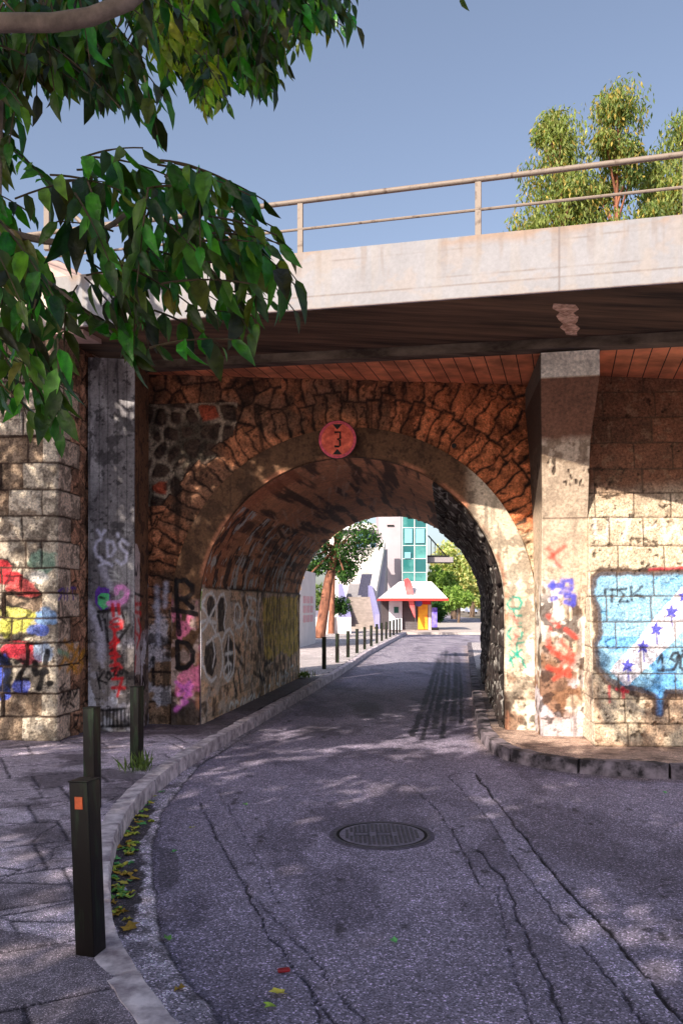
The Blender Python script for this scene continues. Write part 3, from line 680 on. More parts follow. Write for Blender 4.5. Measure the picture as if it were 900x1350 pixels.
for q in [[(547, 205), (520, 222), (512, 260), (522, 300), (548, 312)], [(575, 215), (582, 302)], [(575, 218), (610, 225), (622, 262), (605, 295), (582, 302)], [(690, 235), (660, 210), (642, 232), (658, 260), (685, 285), (682, 322), (655, 345), (628, 325)], [(525, 160), (545, 192), (566, 160)], [(634, 180), (640, 195)], [(538, 352), (570, 330), (605, 350)], [(548, 318), (575, 335)]]:
    pl.stroke(Zl(q), .034, SP, .9, .03, lim=FR, patchy=.1)
pl.stroke(Zl([(475, 560), (515, 640), (545, 720), (548, 850)]), .09, (196, 192, 212), .8, .07, lim=FR)
pl.stroke(Zl([(555, 370), (600, 470)]), .08, (190, 186, 205), .7, .06, lim=FR)
pl.fill(Zl([(510, 500), (530, 465), (590, 470), (600, 540), (585, 590), (545, 590), (515, 560)]), (104, 60, 170), .95, .01, .05, 3, FR)
pl.fill(Zl([(528, 520), (545, 500), (590, 505), (590, 570), (560, 590), (530, 560)]), (90, 205, 130), .95, .01, .05, 3, FR)
for q in [[(530, 600), (600, 590), (690, 520)], [(600, 820), (650, 740), (700, 670)], [(540, 520), (560, 530)], [(565, 640), (580, 760)], [(660, 600), (680, 680)], [(530, 620), (550, 700)]]: pl.stroke(Zl(q), .035, (20, 16, 20), .9, .015, lim=FR)
for q in [[(590, 380), (620, 385)], [(592, 400), (645, 410)], [(590, 430), (640, 432)], [(620, 385), (640, 410)]]: pl.stroke(Zl(q), .018, (200, 200, 200), .6, .02, lim=FR)
pl.stroke(Zl([(590, 552), (640, 556), (675, 535), (685, 495), (665, 468), (635, 475), (630, 500)]), .07, (232, 150, 214), .95, .015, lim=FR)
for q in [[(610, 560), (615, 620)], [(640, 560), (645, 610)], [(600, 660), (615, 640), (640, 635), (660, 655), (655, 685), (625, 700), (600, 680)], [(615, 668), (650, 665)], [(600, 770), (625, 740), (640, 760), (600, 790)], [(600, 830), (620, 815), (645, 840), (605, 850)], [(600, 890), (640, 880), (655, 900), (610, 915)], [(610, 960), (660, 958), (636, 1055)], [(610, 1010), (668, 1012)], [(620, 700), (625, 960)]]:
    pl.stroke(Zl(q), .036, (212, 40, 48), .9, .02, lim=FR)
for q in [[(520, 930), (540, 1015)], [(562, 922), (530, 968), (572, 985)], [(585, 925), (572, 950), (590, 968), (605, 945), (590, 925)], [(605, 905), (630, 900), (612, 940), (640, 940)], [(650, 905), (642, 930), (658, 935), (662, 910), (690, 930)]]: pl.stroke(Zl(q), .026, K, .9, .012, lim=FR)
for kx in range(9): pl.stroke(Zl([(535 + kx * 20, 1130), (535 + kx * 20, 1215)]), .028, K, .85, .02, lim=FR, patchy=.2)
for q in [[(530, 1130), (700, 1120)], [(530, 1222), (700, 1212)]]: pl.stroke(Zl(q), .035, K, .85, .02, lim=FR)
SD = side
q = pl.at(Zl([(705, 260), (720, 240), (755, 250), (760, 940), (708, 945)]), SD)
pl.fill(Zl([(703, 290), (712, 230), (740, 235), (756, 290), (752, 700), (758, 930), (706, 945)]), (222, 206, 206), .85, .02, .15, 12, SD)
for q in [[(728, 520), (728, 600)], [(722, 560), (760, 560)], [(730, 640), (722, 760)], [(745, 640), (762, 700), (740, 790)], [(722, 700), (755, 740)], [(735, 840), (728, 920)], [(715, 600), (760, 610)]]: pl.stroke(Zl(q), .05, (206, 46, 52), .8, .03, lim=SD)
for q in [[(716, 360), (710, 400)], [(725, 360), (735, 400)], [(745, 350), (740, 400)], [(755, 350), (765, 400)], [(725, 500), (770, 520)], [(725, 950), (720, 1000)], [(740, 960), (745, 1000)], [(720, 980), (745, 975)], [(770, 950), (765, 1030), (785, 1000), (775, 960)]]: pl.stroke(Zl(q), .04, K, .85, .02, lim=SD)
pl.h = .004 * (bd - .5) + .008 * (nse - .5)
bridge = empty('railway_bridge', (0, 9, 0), 'concrete railway bridge deck with a pale parapet, orange underside and two concrete piers', 'bridge')
pl.build('pier', M_plaster, bridge)

# ------------------------------------------------------------------ right pier with its flared head
lv = []
for z, a, b, bl, br in [(.08, (2.30, 9.66), (2.82, 9.62), (2.36, 10.3), (2.84, 10.1)), (2.6, (2.26, 9.42), (2.76, 9.36), (2.34, 10.3), (2.84, 10.1)), (3.42, (2.17, 9.08), (2.685, 9.02), (2.3, 10.3), (2.84, 10.1)),
                        (4.0, (2.06, 8.66), (2.64, 8.54), (2.25, 10.3), (2.84, 10.1)), (4.262, (2.06, 8.66), (2.64, 8.54), (2.25, 10.3), (2.84, 10.1))]:
    lv.append([(*bl, z), (*a, z), (*b, z), (*br, z)])
pr = loft(lv); U, V = pr.U, pr.V; nse = fbm(U * 5, V * 4, 5, 5)
pr.c[:] = lin((200, 178, 156)) * (.72 + .45 * nse)[..., None]
pr.mix(sst(3.40, 3.5, V + .1 * (nse - .5)) * (1 - sst(3.99, 4.0, V)), (108, 64, 44), .9)  # flared head painted dark brown for its shade under the deck
pr.mix(sst(3.15, 3.3, V + .1 * nse) * (1 - sst(3.4, 3.5, V)) * sst(.42, .5, fbm(U * 12, V * 12, 4, 6)), (112, 88, 68), .7)
pr.mix(sst(4.0, 4.01, V), (232, 222, 210), .9)
pr.mix((1 - sst(1.8, 2.1, V + .5 * (nse - .5))) * sst(.4, .5, fbm(U * 5, V * 5, 4, 16)), (232, 222, 214), .75)
pr.mix((1 - sst(.95, 1.25, V + .3 * (nse - .5))) * sst(.42, .5, fbm(U * 4, V * 3, 4, 26)), (126, 84, 58), .9)
pr.mix((1 - sst(.7, .9, V + .3 * (nse - .5))) * sst(.46, .52, fbm(U * 4, V * 4, 4, 27)), (206, 196, 204), .9)
pr.mix((1 - sst(.2, .45, V + .2 * (nse - .5))) * sst(.4, .5, fbm(U * 4, V * 4, 4, 28)), (196, 186, 190), .9)
pr.mix((1 - sst(1.6, 2.0, V)) * sst(.57, .62, fbm(U * 7, V * 7, 4, 29)), (60, 44, 40), .8)
grime(pr, U, V, (70, 48, 38), .6, 341, 1 - .6 * sst(1.6, 2.2, V))
us = .647; pr.mix((np.abs(V - 2.62) < .006) * (U > us), (90, 70, 56), .8)
FR = U > us
BL = (66, 70, 190)
for q in [[(728, 768), (728, 776)], [(724, 772), (736, 772)], [(742, 766), (752, 766), (752, 776), (742, 776), (742, 768)], [(726, 790), (732, 788)], [(745, 785), (756, 786), (755, 796), (746, 794)], [(738, 782), (750, 781)]]: pr.stroke(q, .055, BL, .8, .025, lim=FR)
for q in [[(722, 722), (728, 730)], [(724, 735), (745, 720)], [(728, 735), (738, 748)], [(724, 828), (722, 850), (740, 868)], [(728, 858), (756, 872)], [(740, 845), (752, 860), (735, 885)], [(722, 880), (750, 890)], [(730, 895), (750, 882), (756, 862)], [(722, 812), (736, 826)], [(745, 830), (758, 840)]]:
    pr.stroke(q, .05, (214, 66, 52), .65, .04, lim=FR)
chips = sst(.66, .70, fbm(U * 18, V * 9, 3, 99)) * sst(2.9, 3.0, V) * (1 - sst(3.2, 3.3, V)); pr.mix(chips, (60, 48, 40), .9)
pr.mix((U < us) * sst(2.6, 2.9, V), (52, 38, 32), .92)  # upper side face darkened in colour to hold its shade
pr.h = .010 * (nse - .5) + .012 * (fbm(U * 9, V * 9, 4, 6) - .5) * (V < 2.0) - .01 * chips
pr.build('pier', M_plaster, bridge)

# ------------------------------------------------------------------ right ashlar wall with the painted shield
rw = loft([[(2.86, 10.2, .08), (2.715, 8.93, .08), (6.2, 8.80, .08)], [(2.88, 10.3, 4.36), (2.80, 9.62, 4.36), (6.2, 9.45, 4.18)]])
U, V = rw.U, rw.V; us = 1.278
fr = U > us; wu = U + .012 * (fbm(U * 6, V * 6, 3, 3) - .5); wv_ = V + .012 * (fbm(U * 6 + 9, V * 6, 3, 3) - .5)
cb = [-.5, .13, .37, .63, .90, 1.18, 1.46, 1.74, 2.02, 2.30, 2.62, 2.90, 3.18, 3.48, 3.78, 4.08, 4.4]
d, idd = ashlar(wu, wv_, cb, .38, .72, 4); nse = fbm(U * 10, V * 10, 5, 5); nb = fbm(U * 2, V * 2, 4, 6)
st = sst(.003, .012, d)
rw.c[:] = lin((216, 196, 170)) * (.72 + .2 * idd + .42 * (nse - .4))[..., None]
up = sst(2.8, 3.1, V + .25 * (nb - .5)); rw.c = rw.c * (1 - up[..., None] * .9) + (lin((128, 74, 46)) * (.12 + .5 * idd + .8 * nse)[..., None]) * up[..., None] * .9  # upper courses: brown dirt, darkened further to deepen the deck's shade
rw.mix(sst(.62, .7, fbm(U * 13, V * 13, 4, 7)), (150, 124, 98), .4)
grime(rw, U, V, (104, 80, 62), .25, 351)
hole = sst(.72, .76, fbm(U * 12, V * 16, 3, 17)); rw.mix(hole, (60, 46, 36), .8)
rw.mix(sst(.5, .64, fbm(U * 2.6, V * 2.6, 4, 18)) * (1 - sst(.7, 1.0, V)), (170, 130, 104), .5)
shield = [(785, 757), (793, 752), (820, 752), (860, 751), (900, 752), (900.5, 752)]
def wuv(pts):
    q = rw.at([p for p in pts if p[0] <= 905], fr); return q
# traced in wall metres: the right half of the shield is the left half mirrored about its point
lh = rw.at([(792, 754), (781, 762), (779, 782), (786, 803), (788, 835), (782, 851), (785, 878), (799, 897), (822, 909), (850, 915), (862, 921), (868, 940)], fr)
top = rw.at([(830, 752), (868, 752)], fr); cx_ = lh[-1][0] + .35
lh2 = lh[:-2] + [(lh[-1][0] + .02, lh[-2][1])]
right = [(2 * lh[-1][0] + .42 - p[0], p[1]) for p in lh2[::-1][1:]]
outl = lh + [(lh[-1][0] + .1, lh[-3][1] + .01)] + right
oc = [(p[0], p[1]) for p in outl]
wob_u = U + .03 * (fbm(U * 8, V * 8, 3, 61) - .5); wob_v = V + .03 * (fbm(U * 8 + 5, V * 8, 3, 61) - .5)
ms = poly_mask(wob_u, wob_v, oc) & fr
rw.mix(ms * (.9 + .1 * nse), (116, 176, 214), .88)
rw.mix(ms * sst(.48, .6, fbm(U * 4, V * 4, 4, 63)), (160, 200, 222), .6)
rw.mix(ms * sst(.55, .64, fbm(U * 3, V * 3, 4, 64)) * (V < 1.3), (70, 148, 214), .6)
band = rw.at([(803, 885), (826, 906), (860, 872), (885, 846), (902, 828), (902, 772), (868, 806), (835, 848), (812, 872)], fr)
band[4] = (band[4][0] + .5, band[4][1] + .5); band[5] = (band[5][0] + .35, band[5][1] + .42)
mb_ = poly_mask(wob_u, wob_v, band) & ms; rw.mix(mb_ * 1.0, (222, 212, 220), .9)
do = seg_dist(wob_u, wob_v, oc + [oc[0]]); rw.mix((1 - sst(.03, .06, do + .06 * (nse - .5))) * fr, (84, 66, 60), .92)
rw.mix((1 - sst(.0, .05, seg_dist(U, V, [lh[-1], (lh[-1][0], lh[-1][1] + .2)]))) * fr, (80, 140, 210), .6)
for sx, sy in [(825.5, 878), (846.7, 853), (863, 829), (883, 806.7), (900, 786)]:
    (cu, cv), = rw.at([(sx, sy)], fr)
    for q in range(1):
        pts = [(cu + (.085 if k % 2 == 0 else .036) * math.sin(math.pi * k / 5 + .1), cv + (.085 if k % 2 == 0 else .036) * math.cos(math.pi * k / 5 + .1)) for k in range(10)]
        m = poly_mask(U + .006 * (nse - .5), V, pts); rw.mix(m * 1.0, (66, 66, 186), .92)
    rw.stroke([(cu, cv - .04), (cu + .005, cv - .16)], .02, (60, 60, 160), .8, .015, uv=True)
def Zr(pts): return [(760 + a / 5.193, 720 + b / 5.193) for a, b in pts]
for q in [[(190, 325), (190, 300), (258, 298)], [(236, 300), (236, 385)], [(335, 292), (282, 300), (318, 338), (284, 385), (352, 376)], [(368, 282), (374, 370)], [(442, 285), (384, 328), (456, 355)],
          [(545, 795), (577, 742), (590, 850)], [(560, 850), (655, 843)], [(640, 760), (655, 735), (680, 728), (690, 755), (668, 785), (645, 772)], [(690, 755), (682, 800), (660, 848)],
          [(725, 735), (700, 770), (700, 830), (727, 850)]]:
    rw.stroke(Zr(q), .03, (40, 36, 44), .9, .016, lim=fr)
(ua, va), = rw.at([(899, 872)], fr); rw.stroke([(ua, va + .11), (ua + .09, va + .09), (ua + .11, va - .05), (ua + .05, va - .12), (ua, va - .10)], .03, (40, 36, 44), .9, .016, uv=True)
for q in [[(802, 905), (803, 925)], [(820, 908), (820, 920)], [(812, 908), (826, 912)], [(856, 751), (900, 749)]]: rw.stroke(q, .03, (196, 50, 66), .75, .02, lim=fr)
for q in [[(783, 684), (785, 708), (798, 708), (803, 684)], [(812, 686), (830, 684), (820, 712)], [(845, 700), (862, 694)], [(872, 686), (876, 712), (890, 690), (897, 712)]]: rw.stroke(q, .04, (236, 228, 224), .45, .03, lim=fr)
rw.c = rw.c * st[..., None] + (lin((84, 66, 52)) * np.ones_like(rw.c)) * (1 - st[..., None]) * .9 + rw.c * (1 - st[..., None]) * .1
rw.mix((~fr) * 1.0, (226, 210, 190), .6)
rw.h = .016 * st * (.4 + .9 * idd) + .02 * (nse - .5) - .02 * hole
rw.h *= np.clip(np.abs(U - us) / .03, 0, 1)
wr = empty('stone_wall', (4.4, 9.3, 0), 'pale dressed stone wall with a light blue star shield painted on it right of the arch', 'wall')
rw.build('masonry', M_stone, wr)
MB().prism([(2.9, 9.75), (6.18, 9.6), (6.18, 10.6), (2.9, 10.6)], 0, 4.1).build('wall_core', M_stone, wr)

# ------------------------------------------------------------------ left stone wall with quoined corner and bright paint
lw = loft([[(-6.4, 9.36, .06), (-3.165, 9.29, .06), (-3.03, 10.5, .06)], [(-6.4, 9.42, 4.72), (-3.17, 9.36, 4.72), (-3.04, 10.5, 4.72)]])
U, V = lw.U, lw.V; uc = 3.236; fr = U < uc
wu = U + .025 * (fbm(U * 5, V * 5, 3, 3) - .5); wv_ = V + .02 * (fbm(U * 5 + 9, V * 5, 3, 3) - .5)
cb = [-.4, .12, .40, .66, .96, 1.22, 1.50, 1.78, 2.06, 2.36, 2.64, 2.94, 3.24, 3.54, 3.84, 4.14, 4.44, 4.8]
d, idd = ashlar(np.where(fr, wu, wu * 1.0), wv_, cb, .34, .6, 8)
k = np.clip(np.searchsorted(np.array(cb), wv_) - 1, 0, 30)
qd = np.where(fr, np.abs(wu - (uc - .18 - .22 * (k % 2))), np.abs(wu - (uc + .34 + .24 * ((k + 1) % 2)))); inq = np.where(fr, wu > uc - .18 - .22 * (k % 2), wu < uc + .34 + .24 * ((k + 1) % 2))
dvj = np.abs(wv_ - np.array(cb)[k]); dvj = np.minimum(dvj, np.abs(np.array(cb)[np.minimum(k + 1, len(cb) - 1)] - wv_))
f1, f2, idR = voro(U * 5.2, V * 4.2, 15, .8); dR = (f2 - f1) / 5
d = np.where(inq, np.minimum(dvj, qd), np.where(fr, np.minimum(d, 9), np.minimum(dR, 9))); idd = np.where(inq, .6, np.where(fr, idd, idR))
nse = fbm(U * 9, V * 9, 5, 5); nb = fbm(U * 2, V * 2, 4, 6); st = sst(.004, .02, d)
lw.c[:] = lin((212, 196, 176)) * (.6 + .45 * idd + .5 * (nse - .45))[..., None]
lw.mix((idd < .3) * fr * 1.0, (150, 118, 92), .6)
lw.mix((~fr) * (~inq) * 1.0, (206, 142, 106), .8)
lw.mix((~fr) * inq * 1.0, (236, 206, 182), .7)
lw.mix(sst(.58, .66, fbm(U * 6, V * 6, 4, 7)) * (idd != .6), (84, 62, 48), .6)
lw.mix(sst(4.2, 4.4, V + .2 * (nb - .5)) * 1.0, (112, 78, 56), .7)
lw.mix(sst(.6, .68, fbm(U * 9, V * 9, 4, 9)), (90, 74, 62), .5)
LFr = fr
grime(lw, U, V, (58, 42, 36), .65, 361)
def blob(cx, cy, rx, ry, col, a=.85, seed=1):
    (u0, v0), (u1, _), (_, v1) = lw.at([(cx, cy), (cx + rx, cy), (cx, cy - ry)], None)
    ru = abs(u1 - u0) or .05; rv = abs(v1 - v0) or .05
    dd = np.hypot((U - u0) / ru, (V - v0) / rv) + .9 * (fbm(U * 9, V * 9, 4, seed) - .5)
    lw.mix(1 - sst(.8, 1.0, dd), col, min(1, a * 1.15)); ring_ = sst(.86, .97, dd) * (1 - sst(1.03, 1.14, dd)); lw.mix(ring_ * (seed % 3 == 0), (20, 18, 24), .8)
blob(12, 762, 18, 10, (206, 52, 60), .85, 2); blob(30, 775, 22, 14, (216, 84, 84), .8, 3); blob(8, 748, 10, 12, (200, 50, 60), .8, 30)
blob(58, 740, 20, 16, (120, 160, 140), .6, 4); blob(50, 760, 14, 10, (230, 226, 220), .6, 31)
blob(22, 822, 26, 20, (188, 182, 84), .85, 5); blob(14, 808, 22, 10, (206, 200, 110), .7, 6); blob(60, 812, 16, 12, (120, 160, 210), .7, 7)
blob(52, 830, 14, 10, (70, 100, 196), .7, 8); blob(20, 856, 24, 12, (212, 62, 76), .9, 9); blob(40, 868, 18, 10, (216, 90, 100), .8, 10)
blob(58, 860, 18, 16, (160, 180, 212), .7, 11); blob(6, 888, 10, 24, (70, 90, 190), .85, 12); blob(28, 905, 14, 12, (64, 84, 190), .7, 13); blob(4, 912, 12, 16, (70, 90, 190), .8, 14)
for q in [[(3, 790), (14, 800), (30, 796)], [(0, 836), (20, 838), (46, 838)], [(0, 845), (30, 842)], [(18, 780), (36, 792)], [(0, 800), (8, 812)]]: lw.stroke(q, .05, (22, 18, 20), .85, .03, lim=LFr)
lw.stroke([(0, 868), (8, 876), (13, 888), (10, 902), (0, 914)], .11, (14, 16, 24), .95, .03, lim=LFr, patchy=.05)
for q in [[(22, 874), (28, 870), (34, 874), (32, 882), (24, 895), (38, 895)]]: lw.stroke(q, .05, K, .95, .02, lim=LFr, patchy=.05)
for q in [[(45, 874), (47, 888), (62, 886)], [(63, 859), (58, 886), (53, 908)]]: lw.stroke(q, .065, K, .95, .02, lim=LFr, patchy=.05)
lw.stroke([(66.5, 900), (67.5, 901)], .07, K, .95, .02, lim=LFr, patchy=0)
for q in [[(20, 745), (22, 755), (28, 742), (30, 754)], [(36, 742), (40, 752)]]: lw.stroke(q, .02, K, .7, .02, lim=LFr)
SD = ~fr
for q in [[(82, 776), (76, 780), (80, 785), (75, 791)], [(84, 777), (84, 790)], [(88, 776), (88, 790)], [(84, 783), (88, 783)], [(93, 775), (100, 775)], [(96, 776), (96, 790)]]: lw.stroke(q, .028, (104, 76, 170), .85, .02, lim=SD)
for q in [[(76, 795), (78, 815)], [(80, 795), (83, 812)], [(78, 815), (86, 822)]]: lw.stroke(q, .03, K, .8, .02, lim=SD)
OR = (228, 160, 60)
for q in [[(78, 880), (95, 850)], [(82, 860), (98, 885)], [(88, 885), (104, 852)], [(96, 880), (112, 858)], [(84, 845), (110, 875)], [(102, 885), (110, 862)]]: lw.stroke(q, .06, OR, .75, .04, lim=SD)
lw.stroke([(76, 858), (88, 864)], .06, (110, 190, 160), .6, .04, lim=SD)
for q in [[(84, 902), (78, 908), (84, 914), (80, 922)], [(88, 915), (92, 912), (92, 920), (88, 920)], [(95, 910), (97, 918), (101, 911)], [(82, 930), (90, 926), (84, 936)], [(92, 928), (97, 932)], [(95, 943), (101, 943), (97, 958)]]: lw.stroke(q, .035, K, .9, .02, lim=SD)
lw.c = lw.c * st[..., None] + lin((66, 50, 42)) * (1 - st[..., None])
dome = sst(0, .06, d)
lw.h = np.where(inq, .012 * st, .045 * dome * (idd - .2)) + .02 * (nse - .5)
lw.h = np.where(fr & (~inq) & (idd < .35), lw.h - .04, lw.h)
lw.h *= np.clip(np.abs(U - uc) / .02, .0, 1)
wl_ = empty('stone_wall', (-4.8, 9.6, 0), 'rough stone wall with quoined corner covered in red, yellow, blue and black graffiti, left of the grey pier', 'wall')
lw.build('masonry', M_stone, wl_)
MB().prism([(-6.35, 9.45), (-3.25, 9.42), (-3.12, 10.45), (-6.35, 10.6)], 0, 4.70).build('wall_core', M_stone, wl_)
M_cap = mat_plain('cap_plaster', (206, 190, 176), .85, 3, .2, bump=.3)
MB().prism([(-6.5, 9.22), (-3.18, 9.20), (-3.02, 10.7), (-6.5, 10.7)], 4.72, [5.26, 5.26, 5.2, 5.26]).build('coping', M_cap, wl_)

# ------------------------------------------------------------------ bridge deck
XL, XR = -3.35, 9.0
def deck_pt(x, d, dz): return Vector((x + .33 * d, yE(x) + d * .944, zB(x) + dz))
def slab(d0, d1, z0, z1, name, mat, x0=XL, x1=XR, n=2):
    mb = MB(); a = [deck_pt(x0, d0, z0), deck_pt(x1, d0, z0), deck_pt(x1, d1, z0), deck_pt(x0, d1, z0)]
    b = [deck_pt(x0, d0, z1), deck_pt(x1, d0, z1), deck_pt(x1, d1, z1), deck_pt(x0, d1, z1)]
    return mb.hull8(a, b).build(name, mat, bridge)
# painted parapet face as a worn sheet of its own in front of the solid parapet
xs = np.arange(XL, 6.0, .014); vs_ = np.linspace(0, .563, 42); X, V = np.meshgrid(xs, vs_)
pp = Surf(X, V, np.stack([X, yE(X), zB(X) + V], -1)); nse = fbm(X * 4, V * 4, 5, 3)
pp.c[:] = lin((146, 144, 148)) * (.9 + .18 * (nse - .3))[..., None]
pp.mix(sst(.47, .57, V + .05 * nse) * sst(.42, .6, fbm(X * 3, V * 6, 4, 5)), (150, 124, 104), .75)
pp.mix(sst(.6, .68, fbm(X * 5, V * 7, 4, 8)), (150, 140, 136), .5); pp.mix(sst(.56, .66, fbm(X * 14, V * 1.1 + 3, 3, 58)) * sst(.1, .5, V), (128, 112, 102), .4); pp.mix((1 - sst(.0, .008, np.abs(X - 1.9))) + (1 - sst(.0, .008, np.abs(X + 1.1))), (110, 100, 98), .8)
for v0, s0, x_a, x_b in [(.46, 0, XL, 6), (.125, 3, -.6, 6), (.2, 9, .8, 4)]:
    ln = np.abs(V - v0 - .012 * (fbm(X * 3, X * 0 + s0, 3, s0) - .5)); pp.mix((1 - sst(.002, .007, ln)) * sst(.35, .5, fbm(X * 1.2 + s0, X * 0, 3, 9 + s0)) * (X > x_a) * (X < x_b), (116, 104, 98), .7)
pp.mix((1 - sst(.0, .012, V)), (92, 60, 46), .8)
vstr = sst(.58, .66, fbm(X * 9, V * .8, 3, 55)); pp.mix(vstr, (150, 142, 136), .3)
pp.h = .006 * (nse - .5)
pp.build('parapet_face', mat_attr('parapet_render', .85, 26, .1, .2, 60, .003), bridge)
slab(.012, .28, 0.002, .56, 'parapet', M_parapet)
M_dark = mat_plain('shade_dark_concrete', (104, 78, 60), .9, 2.2, .5, bump=.5, stretch=(.25, 3, 1), col2=(46, 33, 26))  # brown soffit concrete, base darkened to hold shade against ground bounce
M_beam = mat_plain('grey_beam_concrete', (112, 98, 86), .9, 5, .45, bump=.4, stretch=(.3, 1, 1), col2=(58, 46, 38))
slab(.03, 1.36, -.006, .30, 'cantilever', M_dark)
slab(1.32, 1.50, -.105, .28, 'edge_beam', M_beam)
m, t, b = new_mat('board_marked_orange_soffit'); N = t.nodes.new; Lk = t.links.new
tc = N('ShaderNodeTexCoord'); mp = N('ShaderNodeMapping'); mp.inputs['Rotation'].default_value = (0, 0, math.radians(15)); Lk(tc.outputs['Object'], mp.inputs[0])
br = N('ShaderNodeTexBrick'); br.inputs['Scale'].default_value = 1; br.inputs['Mortar Size'].default_value = .006; br.inputs['Brick Width'].default_value = .17; br.inputs['Row Height'].default_value = 4; br.offset = 0
br.inputs['Color1'].default_value = (*lin((240, 152, 108)), 1); br.inputs['Color2'].default_value = (*lin((222, 130, 90)), 1); br.inputs['Mortar'].default_value = (*lin((60, 32, 24)), 1)  # the orange carries the warm bounce light under the deck
Lk(mp.outputs[0], br.inputs[0]); ns_ = N('ShaderNodeTexNoise'); ns_.inputs['Scale'].default_value = 3; ns_.inputs['Detail'].default_value = 8; Lk(tc.outputs['Object'], ns_.inputs[0])
mr = N('ShaderNodeMapRange'); mr.inputs[1].default_value = .35; mr.inputs[2].default_value = .65; mr.inputs[3].default_value = .5; mr.inputs[4].default_value = 1.15; Lk(ns_.outputs[0], mr.inputs[0])
mx = N('ShaderNodeMix'); mx.data_type = 'RGBA'; mx.blend_type = 'MULTIPLY'; mx.inputs[0].default_value = 1; Lk(br.outputs[0], mx.inputs[6]); Lk(mr.outputs[0], mx.inputs[7]); Lk(mx.outputs[2], b.inputs['Base Color'])
b.inputs['Roughness'].default_value = .85; bp = N('ShaderNodeBump'); bp.inputs['Strength'].default_value = .5; bp.inputs['Distance'].default_value = .01; Lk(ns_.outputs[0], bp.inputs['Height']); Lk(bp.outputs[0], b.inputs['Normal'])
slab(1.505, 11.0, -.10, .5, 'deck_slab', m, XL - .2, XR)
slab(10.8, 11.1, .3, 1.06, 'parapet', M_parapet, XL - 2, XR)
# pale stain under the cantilever (lime leak), a scab of plaster
sp_ = P(752, 415, 7.95); lime = MB(); prev = None; pts = []
for k in range(9):
    tt = k / 8; c = deck_pt(1.92, .32 + tt * .9, -.002); wd = .10 * (1 - .35 * tt) * (1 + .35 * math.sin(k * 2.3))
    pts.append((c + Vector((-wd, 0, .004 * 1)), c + Vector((wd, 0, -.004))))
for (a, b_), (c, d_) in zip(pts[:-1], pts[1:]): lime.hull8([a, b_, d_, c], [p + Vector((0, 0, -.012)) for p in (a, b_, d_, c)])
lime.build('lime_stain', mat_plain('lime_crust', (226, 190, 168), .9, 20, .4, bump=.5, col2=(150, 104, 84)), bridge)
# railing
rail = empty('railing', (0, 8.2, 5.1), 'cream painted two-bar metal railing along the top of the bridge parapet', 'railing')
def rp(x, h, off=.07): return Vector((x, yE(x) + off, zB(x) + .56 + h))
MB().tube([rp(x, .535) for x in np.linspace(-6.2, 7, 20)], .025, 12).build('top_rail', M_rail, rail, True)
MB().tube([rp(x, .26) for x in np.linspace(-6.2, 7, 20)], .014, 8).build('middle_rail', M_rail, rail, True)
for x in [-3.72, -2.08, -.405, 1.245, 2.885, 4.55, 6.2]:
    p = rp(x, 0); mb = MB(); mb.box((p.x - .028, p.y - .012, p.z - .3), (p.x + .028, p.y + .012, p.z + .515), .003, -.33); mb.build('post', M_rail, rail)
# left end of the parapet: sloping pink wing block
mb = MB(); mb.hull8([P(52, 345, 9.3), P(110, 375, 9.15), P(110, 440, 9.15), P(52, 440, 9.3)][::-1], [p + Vector((.1, .35, 0)) for p in [P(52, 326, 9.3), P(108, 360, 9.15), P(110, 440, 9.15), P(52, 440, 9.3)]][::-1])
mb.build('parapet_end', mat_plain('pink_concrete', (196, 166, 156), .85, 4, .3, bump=.3), bridge)
# railing of the stairs on the far side, seen left
r2_ = empty('railing', (-3.6, 9.6, 5.3), 'short folded cream railing sloping down behind the left parapet end', 'railing')
MB().tube([P(84, 270, 9.7), P(113, 299, 9.6), P(195, 290, 9.5)], .028, 10).build('top_rail', M_rail, r2_, True)
MB().tube([P(66, 296, 9.75), P(100, 322, 9.6)], .013, 8).build('middle_rail', M_rail, r2_, True)
MB().box(tuple(P(59, 330, 9.7) - Vector((0, .03, 0))), tuple(P(66, 262, 9.7) + Vector((0, .03, 0))), .004).build('post', M_rail, r2_)

# ------------------------------------------------------------------ bollards
bgrp = 'square dark green bollards along the left kerb'
def bollard(x, y, yaw, label, lean=0, sticker=False, hgt=.752):
    root = empty('bollard', (x, y, .128), label, 'bollard', bgrp)
    s = .047; mb = MB(); mb.box((x - s, y - s, .10), (x + s, y + s, .128 + hgt), .006, 0, 3); mb.build('post', M_bollard, root, True)
    mb = MB(); mb.box((x - s - .003, y - s - .003, .128 + hgt - .001), (x + s + .003, y + s + .003, .128 + hgt + .006), .002); mb.build('cap', M_bollard, root)
    if sticker:
        mb = MB(); mb.box((x - .018, y - s - .0032, .128 + hgt - .115), (x + .020, y - s - .001, .128 + hgt - .062)); mb.build('sticker', mat_plain('orange_sticker', (236, 110, 62), .5, 30, .2), root)
    root.rotation_euler = (0, lean, yaw); return root
x, y = G(116, 1262, .128); bollard(x, y + .047, -.30, 'nearest green-black square bollard with an orange sticker at the kerb bend', -.045, True)
x, y = G(120, 1068, .128); bollard(x, y + .047, -.28, 'dark bollard standing just behind the one with the orange sticker', -.012)
x, y = G(179, 1012, .128); bollard(x, y + .047, -.32, 'dark green bollard by the kerb in front of the grey graffiti pier', 0)
words = ['nearest', 'second', 'third', 'fourth', 'fifth', 'sixth', 'seventh', 'eighth', 'ninth', 'tenth', 'eleventh', 'twelfth', 'thirteenth']
proto = None
for k in range(13):
    Yb = 19.75 + 2.16 * k; Xb = -.417 + (Yb - 19.7) * .1385
    lab = words[k] + ' dark bollard of the row beyond the arch, counted from the tunnel mouth'
    if proto is None: proto = bollard(Xb, Yb, -.1, lab); continue
    c = local_clone(proto); c.location = (Xb, Yb, .128); c['label'] = lab
x, y = G(706, 0 + 847) if False else (0, 0)
